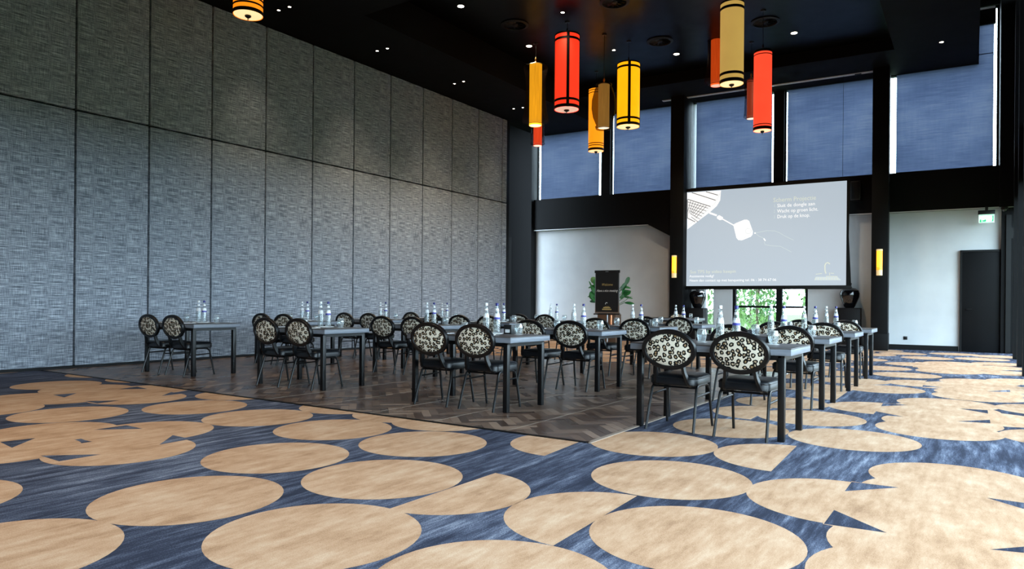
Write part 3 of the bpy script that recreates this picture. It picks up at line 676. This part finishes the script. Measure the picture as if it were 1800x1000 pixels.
flat('dongle_picture', [(1289, 395), (1294, 392), (1308, 386.3), (1313, 386), (1317, 388.5), (1323.5, 407), (1323, 412), (1320, 416), (1304, 422.5), (1298, 422), (1294.5, 418)], 'screen_white', -.0035)
c0 = sp(1315.5, 406)
part('dongle_button', MB().sweep([(c0[0]+.075*math.cos(2*PI*i/24), -.0045, c0[1]+.075*math.sin(2*PI*i/24)) for i in range(24)], [(-.006, 0), (.006, 0), (.006, .001), (-.006, .001)], True, up=(0, 1, 0)), 'screen_faint', scr, smooth=False)
line('dongle_edge', [(1297, 418.5), (1304, 419.5), (1321, 412.5)], .01, 'screen_faint', -.0045)
for pts in ([(1328, 409.5), (1340, 407), (1347, 405.5), (1362, 406), (1370, 409), (1380, 415), (1395, 422)], [(1329, 411), (1334, 415), (1341, 418), (1345, 421)], [(1343, 425), (1345, 430), (1356, 432), (1372, 433), (1382, 438), (1391, 443)]): line('hand_outline', pts, .012, 'screen_faint')
line('fingernail', [(1342.5, 419), (1345.5, 423.5)], .03, 'screen_white'); flat('fingertip', [(1326, 408.5), (1328.5, 408.5), (1328.5, 411), (1326, 411)], 'screen_white')
def stext(body, px, py, width_px, m, hgt, off=0):
    x0, z0 = sp(px, py); x1, z1 = sp(px+width_px, py-width_px*.03)
    o = text_mesh('screen_text', body, hgt, m, scr, (x0, -.006, z0), offset=off)
    xs = [v.co.x for v in o.data.vertices]; k = (x1-x0)/(max(xs)-min(xs)); o.scale = (k, 1, 1)
stext('Scherm Projectie', 1359, 355.5, 75, 'screen_cream', .17)
for k, (b, wd) in enumerate((('Sluit de dongle aan', 66), ('Wacht op groen licht.', 72), ('Druk op de knop.', 57))):
    stext(b, 1366, 364.5+k*9.6, wd, 'screen_white', .135); stext('%d.' % (k+1), 1360, 364.5+k*9.6, 3, 'screen_faint', .12)
stext('Sus TPS by video keepin', 1213, 480.5, 80, 'screen_cream', .13); stext('Assistentie nodig?', 1212, 487.5, 43, 'screen_white', .1); stext('Neem dan contact op met banqueting tel. 06 - 38 74 67 06', 1212, 495, 152, 'screen_white', .1)
line('crest', [(1459, 464), (1455, 461.5), (1451.5, 463), (1450, 467), (1450.3, 476), (1452, 481)], .028, 'screen_cream')
for pts in ([(1434, 482), (1445, 480.5)], [(1452, 485.5), (1472, 486)], [(1460, 480), (1466, 480.5)], [(1458, 479), (1458.5, 484)]): line('crest', pts, .015, 'screen_cream')
flat('crest', [(1431, 492.5), (1434, 486.5), (1472, 486.5), (1479, 492.5)], 'screen_faint'); 
for k in range(9): line('crest', [(1433.5+k*4.8, 488), (1433.3+k*4.8, 492)], .014, 'screen_cream')
tag(scr, 'large lowered projection screen showing a dongle instruction slide', 'projection screen')
# loudspeaker by the screen
ls = empty('loudspeaker', WM @ Vector((-.83, -.17, 3.85)), math.atan2(WM[1][0], WM[0][0]))
part('cabinet', MB().box(-.12, .12, -.2, 0, 0, .5), 'plastic_black', ls, bevel=.012); part('grille', MB().box(-.1, .1, -.206, -.198, .03, .47), 'black_trim', ls, bevel=.003); part('bracket', MB().box(-.03, .03, -.02, .012, .2, .3), 'black_metal', ls, smooth=False)
tag(ls, 'small black loudspeaker on the beam right of the screen', 'loudspeaker')

# ------------------------------------------------------------------ sconces, sign, camera
mat('sconce_base', (235, 215, 170), .5, emis=(240, 205, 140), es=.45)
glow('sconce_glow', (255, 168, 30), 2.2, (255, 190, 80))
def sconce(s_, z0, z1, lab):
    o = empty('wall_sconce', WM @ Vector((s_, -.98, z0)), math.atan2(WM[1][0], WM[0][0])); H = z1-z0
    part('foot', MB().lathe([(.068, 0), (.07, H*.2)], 20), 'sconce_base', o)
    for k in range(3): part('foot_ring', MB().lathe([(.074, H*(.21+k*.04)), (.074, H*(.225+k*.04))], 20), 'brass', o)
    part('glass_tube', MB().lathe([(.066, H*.2), (.066, H*.97)], 20), 'sconce_glow', o)
    part('cap', MB().lathe([(.072, H*.94), (.07, H)], 20), 'sconce_base', o)
    part('wall_arm', MB().tube([(0, .08, H*.5), (0, .05, H*.5), (0, .04, H*.5)], .012), 'black_metal', o)
    part('back_plate', MB().box(-.04, .04, .06, .085, H*.2, H*.98), 'black_metal', o, bevel=.004)
    tag(o, lab, 'wall lamp', 'glowing tube sconces on the columns')
sconce(-5.415, 1.867, 2.5, 'glowing amber tube lamp on the column left of the screen'); sconce(-.24, 1.867, 2.515, 'glowing amber tube lamp on the column right of the screen')
mat('exit_white', (245, 255, 250), .5, emis=(225, 255, 240), es=.8); mat('exit_green', (40, 190, 130), .5, emis=(30, 190, 120), es=.7)
ex = empty('exit_sign', WM @ Vector((2.0, -.3, 3.13)), math.atan2(WM[1][0], WM[0][0]))
part('housing', MB().box(-.17, .17, -.03, .03, .2, .30), 'plastic_black', ex, bevel=.006); part('light_plate', MB().box(-.155, .155, -.008, .008, .0, .2), 'exit_white', ex, smooth=False)
part('mount', MB().box(-.03, .03, -.02, .02, .29, .38), 'plastic_black', ex, smooth=False)
pg = MB()
def pgp(pts): pg.prism(pts, lambda a_, b_, t_: (a_, t_, b_), -.011, -.009)
pgp([(-.135, .02), (-.10, .02), (-.10, .07), (-.12, .09), (-.135, .07)]); pgp([(-.085, .03), (-.02, .025), (0, .06), (-.03, .085), (-.05, .06), (-.08, .065)]); pgp([(.10, .03), (.14, .03), (.14, .17), (.115, .16), (.12, .08)])
pgp([(-.145, .01), (.145, .01), (.145, .02), (-.145, .02)]); pgp([(-.145, .18), (.145, .18), (.145, .19), (-.145, .19)])
part('pictogram', pg, 'exit_green', ex, 'green running figure and door', smooth=False)
tag(ex, 'lit green and white emergency exit sign below the beam', 'exit sign')
dc = empty('dome_camera', WM @ Vector((2.36, -.25, 3.49)))
part('housing', MB().lathe([(.07, 0), (.075, -.05), (.06, -.06)], 18), 'plastic_black', dc); part('dome', MB().lathe([(.055, -.055), (.05, -.08), (.03, -.105), (.001, -.115)], 18), 'gloss_black', dc)
tag(dc, 'small black dome camera under the beam at the right corner', 'camera')

# ------------------------------------------------------------------ vases on pedestals, easel, plant
def pedestal(s_, H, w_, lab, yy=-.45):
    o = empty('pedestal', WM @ Vector((s_, yy, 0)), math.atan2(WM[1][0], WM[0][0]))
    part('body', MB().box(-w_, w_, -w_, w_, 0, H-.02), 'black_box', o, bevel=.006); part('top_plate', MB().box(-w_-.004, w_+.004, -w_-.004, w_+.004, H-.02, H), 'black_box', o, bevel=.004); part('plinth', MB().box(-w_+.015, w_-.015, -w_-.002, w_-.015, 0, .06), 'black_trim', o, smooth=False)
    tag(o, lab, 'pedestal', 'black vase pedestals')
pedestal(-4.91, 1.01, .26, 'tall black box pedestal left of the garden doors'); pedestal(-.95, 1.055, .27, 'tall black box pedestal under the screen right corner', -.3)
def vase(s_, z, H, lab, yy=-.45):
    o = empty('vase', WM @ Vector((s_, yy, z)))
    k = H/.66
    part('body', MB().lathe([(.001, 0), (.10*k, 0), (.125*k, .03*k), (.18*k, .15*k), (.225*k, .27*k), (.235*k, .36*k), (.21*k, .44*k), (.14*k, .49*k), (.07*k, .505*k)], 36, cap=False), 'gloss_black', o)
    part('neck', MB().lathe([(.07*k, .50*k), (.045*k, .53*k), (.038*k, .58*k), (.05*k, .61*k), (.045*k, .62*k)], 24, cap=False), 'gloss_black', o)
    part('stopper', MB().lathe([(.045*k, .615*k), (.03*k, .64*k), (.001, .66*k)], 20, cap=False), 'gloss_black', o)
    tag(o, lab, 'vase', 'glossy black vases')
vase(-4.88, 1.01, .66, 'glossy black vase left of the garden doors'); vase(-.95, 1.055, .68, 'glossy black vase under the screen right corner', -.3)
EY = 18.6
eb = at(1067, 548, EY); ea = math.atan2(WM[1][0], WM[0][0])
es_ = empty('welcome_easel', (eb.x, eb.y, 0), ea)
zb, zt, hw = at(1067, 552, EY).z, at(1067, 475, EY).z, .345
part('board', MB().box(-hw, hw, -.012, .012, zb+.02, zt-.02), 'steel', es_, bevel=.004)
part('sheet', MB().box(-hw+.02, hw-.025, -.018, -.013, zb+.055, zt-.06), 'plastic_black', es_, smooth=False)
part('clamp_bar', MB().box(-hw-.012, hw+.012, -.025, .015, zt-.07, zt), 'plastic_black', es_, bevel=.005)
part('pen_tray', MB().box(-hw-.02, hw+.02, -.06, .012, zb-.02, zb+.015), 'plastic_black', es_, bevel=.004)
part('pole', MB().tube([(0, .03, .05), (0, .03, zb+.5)], .02, 12), 'steel', es_)
part('copper_reflection', MB().lathe([(.04, zb-.45), (.04, zb-.02)], 18), 'copper_sheen', es_).location = (.09, .05, 0)  # copper-coloured reflection beside the pole, put in as a solid tube
part('foot_plate', MB().lathe([(.28, 0), (.28, .012), (.25, .02), (.03, .05)], 28), 'black_metal', es_)
part('logo_clip', MB().box(-.04, .04, -.028, -.024, zt-.045, zt-.03), 'steel', es_, smooth=False)
mat('sign_white', (214, 214, 210), .6); mat('sign_gold', (170, 148, 92), .5)
zc = (zb+zt)/2
for body, sz, m_, z_, wd in (('Welcome', .10, 'sign_gold', zc+.17, .30), ('Have a nice meeting', .095, 'sign_white', zc+.01, .60)):
    tx = text_mesh('sign_text', body, sz, m_, es_, (0, -.020, z_), shear=.4, align='CENTER')
    xs = [q.co.x for q in tx.data.vertices]; tx.scale = (wd/(max(xs)-min(xs)), 1, 1)
part('crest', MB().sweep([(-.01+.03*math.cos(a), -.020, zb+.27+.035*math.sin(a)) for a in [PI*.2+i*PI*.13 for i in range(8)]], [(-.006, 0), (.006, 0), (.006, .001), (-.006, .001)], up=(0, 1, 0)), 'sign_white', es_, smooth=False)
part('crest_bar', MB().box(-.10, .10, -.020, -.019, zb+.155, zb+.185).box(-.13, .13, -.020, -.019, zb+.11, zb+.14).box(-.06, .07, -.020, -.019, zb+.195, zb+.205), 'sign_gold', es_, smooth=False)
tag(es_, 'black welcome board with handwritten greeting on a flip chart stand', 'easel')
pb = at(1071, 560, 19.4)
pc = empty('wooden_planter', (pb.x, pb.y, 0), ea)
part('body', MB().box(-.27, .27, -.2, .2, 0, .82).box(-.25, .25, -.18, .18, .82, .86), 'walnut', pc, bevel=.006)
for z in (.28, .55): part('board_joint', MB().box(-.272, .272, -.204, -.198, z, z+.008), 'black_trim', pc, smooth=False)
tag(pc, 'brown wooden planter box behind the welcome board', 'planter')
def m_leaf(name, col, tr):
    m = mat(name, col, .45); t = NT(m)
    n = t.noise(t.coord((6, 6, 6)), 1, 3); c = lin(col)
    t.l(t.ramp(n, [(.3, tuple(x*.7 for x in c[:3])+(1,)), (.7, tuple(min(1, x*1.3) for x in c[:3])+(1,))]), t.b.inputs['Base Color'])
m_leaf('monstera_leaf', (44, 112, 52), .3)
def leaf_mesh(L, W):
    pts = [(0, 0), (.25, .12), (.42, .32), (.5, .55), (.42, .78), (.22, .93), (0, 1)]
    mb = MB(); v = []
    for x, y in pts: z = -.25*y*y+.06*abs(x); v += [(-x*W, y*L, (z-.1*abs(x))*L), (0, y*L, z*L), (x*W, y*L, (z-.1*abs(x))*L)]
    f = []
    for i in range(len(pts)-1): f += [(3*i, 3*i+1, 3*i+4, 3*i+3), (3*i+1, 3*i+2, 3*i+5, 3*i+4)]
    mb.add(v, f); return mb
pt = empty('potted_plant', (pb.x, pb.y, .86), ea)
part('pot', MB().lathe([(.12, 0), (.16, .2), (.15, .2), (.14, .17)], 24), 'black_box', pt)
lm = leaf_mesh(.27, .22).mesh('leaf', 'monstera_leaf', bevel=0)
for i in range(22):
    sd = -1 if i % 2 else 1; k = i//2; rg = random.Random(i)
    dx = sd*rg.uniform(.40, .58); dz = .28+.05*k
    part('stem', MB().tube([(0, 0, .15), (dx*.3, .05, dz*.6), (dx*.8, 0, dz)], .008, 6), 'monstera_leaf', pt)
    lo = link('leaf', lm, pt); lo.location = (dx*.8, -.05+rg.uniform(-.06, .06), dz)
    lo.rotation_euler = (rg.uniform(-.5, .5)+(1.2 if k % 3 else .2), sd*rg.uniform(.2, .9), -sd*rg.uniform(.6, 1.9))
tag(pt, 'big-leaved green plant behind the welcome board', 'plant')

# ------------------------------------------------------------------ tables and chairs
def make_table():
    o = empty('conference_table', (0, 0, 0)); hx, hy = .69, .375
    part('table_top', MB().box(-hx, hx, -hy, hy, .745, .755), 'table_top', o, bevel=.002)
    part('edge_band', MB().box(-hx, hx, -hy, hy, .695, .745), 'table_edge', o, bevel=.003)
    for sx in (-1, 1):
        for sy in (-1, 1): part('leg', MB().box(sx*.61-.026, sx*.61+.026, sy*.325-.026, sy*.325+.026, 0, .675), 'black_metal', o, bevel=.003)
    part('apron', MB().box(-.61, .61, -.345, -.315, .655, .695), 'black_metal', o, smooth=False); part('apron', MB().box(-.61, .61, .315, .345, .655, .695), 'black_metal', o, smooth=False)
    part('apron', MB().box(-.635, -.585, -.345, .345, .655, .695), 'black_metal', o, smooth=False); part('apron', MB().box(.585, .635, -.345, .345, .655, .695), 'black_metal', o, smooth=False)
    for sx in (-1, 1): part('leg_brace', MB().tube([(sx*.57, -.325, .66), (sx*.605, -.325, .58)], .008, 6), 'black_metal', o)
    register(o); return o
def make_chair():
    o = empty('banquet_chair', (0, 0, 0)); tilt = math.radians(9)
    # seat cushion
    n = 10; sm = MB(); pr = []
    def rr(hx, y0, y1, r):
        pts = []
        for cx, cy, a0 in ((hx-r, y1-r, 0), (-hx+r, y1-r, PI/2), (-hx+r, y0+r, PI), (hx-r, y0+r, 1.5*PI)):
            for i in range(5): a = a0+PI/2*i/4; pts.append((cx+r*math.cos(a), cy+r*math.sin(a)))
        return pts
    layers = [(.0, .405, .0), (.0, .46, .0), (.010, .476, .0), (.03, .484, .0), (.08, .489, 0)]
    v = []; f = []; m = 20
    for ins, z, _ in layers:
        for x, y in rr(.215-ins, -.195+ins, .245-ins, .07-ins*.3): v.append((x, y, z))
    for j in range(len(layers)-1):
        for i in range(m): k = (i+1) % m; f.append((j*m+i, j*m+k, j*m+m+k, j*m+m+i))
    f.append(tuple(range(m-1, -1, -1))); f.append(tuple(range((len(layers)-1)*m, len(layers)*m)))
    sm.add(v, f); part('seat', sm, 'chair_vinyl', o, ang=50)
    part('seat_piping', MB().tube([(x, y, .458) for x, y in rr(.217, -.197, .247, .07)], .004, 6, True), 'chair_vinyl', o)
    part('seat_frame', MB().box(-.19, .19, -.17, .22, .392, .406), 'black_metal', o, bevel=.004)
    # back: oval ring + upholstery, tilted
    def bp(a, b, d): # a: x, b: along tilted vertical from centre, d: toward the rear
        return (a, -.265-b*math.sin(tilt)-d*math.cos(tilt), .709+b*math.cos(tilt)-d*math.sin(tilt))
    AX, AZ = .224, .158; N = 40
    ring = []
    for i in range(N): a = 2*PI*i/N; ring.append(bp(AX*math.cos(a), AZ*math.sin(a), 0))
    up = Vector(bp(0, 0, 1))-Vector(bp(0, 0, 0))
    part('back_frame', MB().sweep(ring, [(-.019, -.017), (-.014, -.023), (.014, -.023), (.019, -.017), (.019, .017), (.014, .023), (-.014, .023), (-.019, .017)], True, up=up), 'black_metal', o, ang=40)
    pv = []; pf = []; rings = [1.0, .9, .7, .45, .2]
    for sgn in (1, -1):
        base = len(pv)
        for q in rings:
            for i in range(N): a = 2*PI*i/N; pv.append(bp((AX-.012)*q*math.cos(a), (AZ-.012)*q*math.sin(a), sgn*(.006+.022*math.sqrt(max(0, 1-q**2.2)))))
        pv.append(bp(0, 0, sgn*.029))
        for j in range(len(rings)-1):
            for i in range(N): k = (i+1) % N; pf.append((base+j*N+i, base+j*N+k, base+j*N+N+k, base+j*N+N+i))
        l = base+(len(rings)-1)*N
        for i in range(N): pf.append((l+i, l+(i+1) % N, base+len(rings)*N))
    part('back_upholstery', MB().add(pv, pf), 'leopard_fabric', o, 'oval leopard-print upholstery', ang=60)
    for s in (-1, 1):
        pts = [bp(s*.118, -.135, 0), bp(s*.125, -.195, -.004), (s*.138, -.215, .47), (s*.145, -.195, .43), (s*.15, -.15, .405), (s*.155, -.08, .395), (s*.16, 0, .392)]
        part('back_post', MB().sweep(pts, [(-.012, -.022), (.012, -.022), (.012, .022), (-.012, .022)], up=(0, 0, 1) if False else None), 'black_metal', o, ang=50)
        fx = s*.215
        part('leg', MB().tube([(fx, -.245, 0), (fx-s*.006, -.185, .2), (fx-s*.014, -.135, .36), (fx-s*.018, -.11, .385), (fx-s*.02, -.07, .393), (fx-s*.02, .03, .393)], .0125, 8), 'black_metal', o)
        part('leg', MB().tube([(fx, .255, 0), (fx-s*.006, .215, .2), (fx-s*.014, .185, .345), (fx-s*.018, .16, .38), (fx-s*.02, .12, .393), (fx-s*.02, .03, .393)], .0125, 8), 'black_metal', o)
        part('stretcher', MB().tube([(fx-s*.011, -.155, .30), (fx-s*.011, .195, .31)], .009, 6), 'black_metal', o)
    part('crossbar', MB().tube([(-.2, -.12, .375), (.2, -.12, .375)], .010, 6), 'black_metal', o)
    register(o); return o
def make_bottle(kind):
    o = empty('water_bottle', (0, 0, 0))
    part('glass_body', MB().lathe([(.001, 0), (.036, 0), (.0385, .006), (.0385, .03), (.037, .06), (.037, .14), (.031, .19), (.022, .245), (.0155, .275), (.0145, .30), (.016, .305), (.016, .312)], 20, cap=False), 'bottle_glass', o)
    part('water', MB().lathe([(.001, .004), (.034, .005), (.035, .06), (.035, .14), (.029, .19), (.0255, .215), (.001, .216)], 16, cap=False), 'bottle_glass', o)
    lb = part('label', MB().lathe([(.0342, .172), (.0318, .19), (.0262, .222)], 20, cap=False), 'label_white', o)
    if kind: part('label_stripe', MB().lathe([(.0362, .158), (.0347, .172), (.0336, .18)], 20, cap=False), 'label_blue', lb)
    part('label_print', MB().lathe([(.0288, .211), (.0275, .219)], 8, cap=False), 'label_ink', lb)
    part('neck_label', MB().lathe([(.0212, .252), (.0166, .275)], 16, cap=False), 'label_white', o)
    part('cap', MB().lathe([(.017, .303), (.0175, .328), (.015, .332), (.001, .333)], 16), 'cap_blue' if kind else 'cap_white', o)
    register(o); return o
def make_glass():
    o = empty('tumbler', (0, 0, 0))
    part('bowl', MB().lathe([(.001, .004), (.032, .004), (.040, .03), (.047, .06), (.046, .085), (.036, .115), (.035, .115), (.045, .084), (.0455, .06), (.038, .031), (.030, .009), (.001, .009)], 20, cap=False), 'tumbler_glass', o)
    part('base', MB().lathe([(.033, 0), (.033, .005)], 20), 'tumbler_glass', o)
    part('paper_lid', MB().lathe([(.038, .115), (.038, .117)], 16), 'white_card', o)
    register(o); return o
def simple(name, mbs):
    o = empty(name, (0, 0, 0))
    for nm, mb, m, k in mbs: part(nm, mb, m, o, **k)
    register(o); return o
PROTO = {'table': make_table(), 'chair': make_chair(), 'bw': make_bottle(0), 'bb': make_bottle(1), 'glass': make_glass(),
    'tray': simple('serving_plate', [('dish', MB().lathe([(.001, .0), (.09, 0), (.125, .008), (.124, .011), (.09, .004), (.001, .004)], 28, cap=False), 'white_ceramic', {}), ('rim', MB().tube([(.125*math.cos(2*PI*i/28), .125*math.sin(2*PI*i/28), .009) for i in range(28)], .003, 6, True), 'white_ceramic', {})]),
    'coaster': simple('coaster', [('disc', MB().lathe([(.05, 0), (.05, .002)], 20), 'white_card', {}), ('edge', MB().lathe([(.05, .0), (.0525, .001), (.05, .0024)], 20, cap=False), 'white_ceramic', {})]),
    'pad': simple('notepad', [('paper', MB().box(-.074, .074, -.105, .105, .001, .006), 'white_card', {'smooth': False}), ('backing_card', MB().box(-.0745, .0745, -.1055, .1055, 0, .001), 'table_edge', {'smooth': False}), ('pen', MB().tube([(.02, -.07, .0095), (.05, .06, .0095)], .0035, 6), 'plastic_black', {})]),
    'cup': simple('candy_box', [('box', MB().box(-.05, .05, -.05, .05, 0, .10), 'plastic_black', {'bevel': .003}), ('sticker', MB().box(-.03, .03, -.0515, -.0498, .015, .05), 'label_white', {'smooth': False})])}
used = set()
def place(kind, loc, rz, label, cat, group):
    src = PROTO[kind]
    if kind in used: o = copy_tree(src)
    else: o = src; used.add(kind)
    o.location = loc; o.rotation_euler = (0, 0, rz)
    for k in ('label', 'category', 'group'):
        if k in o: del o[k]
    tag(o, label, cat, group); return o
COLS = {'A': ([(2.179, 5.622), (3.29, 7.39), (4.36, 9.03), (5.36, 10.57)], 'the window-side column'), 'B': ([(-.042, 6.989), (1.065, 8.702), (2.13, 10.34), (3.19, 11.97)], 'the column second from the windows'),
    'C': ([(-2.312, 8.569), (-1.13, 10.3), (-.07, 11.94), (.98, 13.58)], 'the column second from the fabric wall'), 'D': ([(-4.564, 10.019), (-3.49, 11.67), (-2.42, 13.3), (-1.36, 14.95)], 'the column along the fabric wall')}
ORD = ['front table', 'second table', 'third table', 'rearmost table']
rz0 = math.atan2(U.y, U.x)
def zfloor(p):
    q = PQI @ p; return PT if (-PW < q.x < 0 and 0 < q.y < PD) else 0
for cn, (pts, cl_) in COLS.items():
    for r, P in enumerate(pts):
        rng = random.Random(ord(cn)*10+r)
        c = Vector((P[0], P[1], 0))-U*.61+V*.325; z = zfloor(c); c.z = z; rz = rz0+rng.uniform(-.012, .012)
        M = Matrix.Translation(c) @ Matrix.Rotation(rz, 4, 'Z'); wh = '%s of %s' % (ORD[r], cl_)
        place('table', c, rz, 'dark grey conference table, %s' % wh, 'table', 'conference tables')
        for side, x in (('left', -.30), ('right', .315)):
            p = M @ Vector((x+rng.uniform(-.015, .015), -.20+rng.uniform(-.02, .02), 0)); p.z = zfloor(p)
            place('chair', p, rz+rng.uniform(-.05, .05), 'leopard oval-back chair, %s seat at %s' % (side, wh), 'chair', 'leopard-print banquet chairs')
        T = lambda x, y: M @ Vector((x, y, .755))
        bx = .0 if cn == 'A' else .08 if cn == 'B' else .13
        place('tray', T(bx+.06, .06), 0, 'round white plate under the bottles, %s' % wh, 'plate', 'white bottle plates')
        for k, dx in (('bw', -.012), ('bb', .132)):
            pp = T(bx+dx, .06); pp.z += .005
            place(k, pp, rng.uniform(0, 6), '%s water bottle, %s' % ('white-capped' if k == 'bw' else 'blue-capped', wh), 'bottle', 'glass water bottles')
        for side, x, y in (('left', -.2, .05), ('right', .40, .18)):
            pp = T(x+rng.uniform(-.02, .02), y+rng.uniform(-.03, .03)); place('coaster', pp, 0, 'white coaster under the %s glass, %s' % (side, wh), 'coaster', 'white coasters')
            q = pp.copy(); q.z += .0024; place('glass', q, rng.uniform(0, 6), '%s drinking glass, %s' % (side, wh), 'glass', 'rounded drinking glasses')
        for side, x in (('left', -.34), ('right', .24)):
            place('pad', T(x, -.2+rng.uniform(-.02, .02)), rz+rng.uniform(-.15, .15), 'white notepad, %s seat, %s' % (side, wh), 'notepad', 'white notepads')
        if (cn, r) in (('B', 0), ('C', 1), ('B', 2), ('C', 2)):
            place('cup', T(.24, .27), rz, 'small black sweets box, %s' % wh, 'box', 'small black boxes')
pc_ = at(1213, 563, 18.3); pm_ = Matrix.Translation((pc_.x-.4, pc_.y, 0)) @ Matrix.Rotation(math.atan2(WM[1][0], WM[0][0]), 4, 'Z')
place('table', pm_.translation, math.atan2(WM[1][0], WM[0][0]), 'dark grey speaker table standing alone near the left pedestal', 'table', 'conference tables')
place('chair', pm_ @ Vector((-.15, .45, 0)), math.atan2(WM[1][0], WM[0][0])+PI, 'leopard oval-back chair behind the lone speaker table', 'chair', 'leopard-print banquet chairs')
gp_ = pm_ @ Vector((.45, -.1, .755)); place('glass', gp_, 0, 'drinking glass on the lone speaker table', 'glass', 'rounded drinking glasses')

# ------------------------------------------------------------------ garden outside
gm = MB(); g0, g1 = WM @ Vector((-30, .3, -.02)), WM @ Vector((40, .3, -.02))
m = mat('terrace_paving', (205, 200, 190), .8); t = NT(m); n_ = t.noise(t.coord((3, 3, 3)), 1, 4); t.l(t.ramp(n_, [(.3, lin((190, 186, 178))), (.7, lin((215, 211, 202)))]), t.b.inputs['Base Color'])
m = mat('lawn', (62, 78, 42), .9, spec=.1); t = NT(m); n_ = t.noise(t.coord((3, 3, 3)), 4, 5); t.l(t.ramp(n_, [(.3, lin((48, 62, 32))), (.7, lin((76, 92, 52)))]), t.b.inputs['Base Color'])
gr = struct('ground_outside', MB().box(-70, 70, -80, 80, -.3, -.05), 'lawn', Matrix.Translation((0, 10, 0)), 'green lawn around the hall', smooth=False)
part('terrace', MB().box(-9, 3, .25, 7, -.06, -.02), 'terrace_paving', gr, smooth=False).matrix_local = Matrix.Translation((0, -10, 0)) @ WM
m_leaf('leaf_light', (112, 150, 84), .5); m_leaf('leaf_mid', (74, 122, 74), .5); m_leaf('bark', (96, 82, 66), .5)
def shrub(s_, dist, H, Wd, lab, lm_, n=1500):
    p = WM @ Vector((s_, dist, 0)); o = empty('garden_shrub', (p.x, p.y, -.02 if dist < 7 else -.05)); rg = random.Random(int(s_*100))
    part('stem', MB().tube([(0, 0, 0), (.05, 0, H*.3), (-.03, .05, H*.75)], .05, 7), 'bark', o)
    part('stem', MB().tube([(.02, 0, H*.25), (Wd*.3, .1, H*.6)], .03, 6), 'bark', o)
    mb = MB()
    for i in range(n):
        a, zz = rg.uniform(0, 2*PI), rg.uniform(.08, 1); rad = Wd*math.sqrt(max(0, 1-(zz-.45)**2*2.6))*rg.uniform(.55, 1.05)*(1+.25*math.sin(a*3+zz*9))
        c = Vector((rad*math.cos(a), rad*math.sin(a), zz*H)); e = Matrix.Rotation(rg.uniform(0, 6.3), 3, 'Z') @ Matrix.Rotation(rg.uniform(-1.2, 1.2), 3, 'X'); l = rg.uniform(.07, .15)
        mb.add([c+e @ Vector(q) for q in ((0, -l, 0), (l*.45, 0, .02), (0, l, 0), (-l*.45, 0, .02))], [(0, 1, 2, 3)])
    f_ = part('foliage', mb, lm_, o, smooth=False); f_['kind'] = 'stuff'
    tag(o, lab, 'shrub', 'garden shrubs outside the doors')
for s_, wh in ((-6.3, 'farthest left in the garden'), (-4.15, 'seen through the left door pane'), (-2.0, 'seen beside the door mullion'), (.15, 'right of the garden doors')):
    shrub(s_, 4.2, 3.9, .80, 'light green shrub %s' % wh, 'leaf_light', 1500)
for s_, wh in ((-8.6, 'at the left'), (-5.3, 'behind the left door pane'), (-2.0, 'behind the door mullion'), (1.3, 'at the right')):
    shrub(s_, 9.0, 6.0, 1.25, 'tall mid green tree %s in the garden background' % wh, 'leaf_mid', 2600)
# daylight guides at the window openings (portals carry no light of their own)
def portal(M, x0, x1, y, z0, z1):
    l = bpy.data.lights.new('window_portal', 'AREA'); l.shape = 'RECTANGLE'; l.size = x1-x0; l.size_y = z1-z0; l.cycles.is_portal = True
    o = bpy.data.objects.new('window_portal', l); COL.objects.link(o)
    X = M.to_3x3() @ Vector((1, 0, 0)); Yv = Vector((0, 0, 1)); Z = X.cross(Yv)   # area lights shine along -Z
    o.matrix_world = Matrix.Translation(M @ Vector(((x0+x1)/2, y, (z0+z1)/2))) @ Matrix(((-X.x, Yv.x, -Z.x), (-X.y, Yv.y, -Z.y), (-X.z, Yv.z, -Z.z))).to_4x4()
    d = o.matrix_world.to_3x3() @ Vector((0, 0, -1))
    if d.dot(M.to_3x3() @ Vector((0, -1, 0))) < 0:
        o.matrix_world = Matrix.Translation(o.matrix_world.translation) @ Matrix(((X.x, Yv.x, Z.x), (X.y, Yv.y, Z.y), (X.z, Yv.z, Z.z))).to_4x4()
portal(RWM, .16, 26.5, .15, .06, 3.5)
portal(WM, -4.8, -2.0, .22, .05, 3.1)
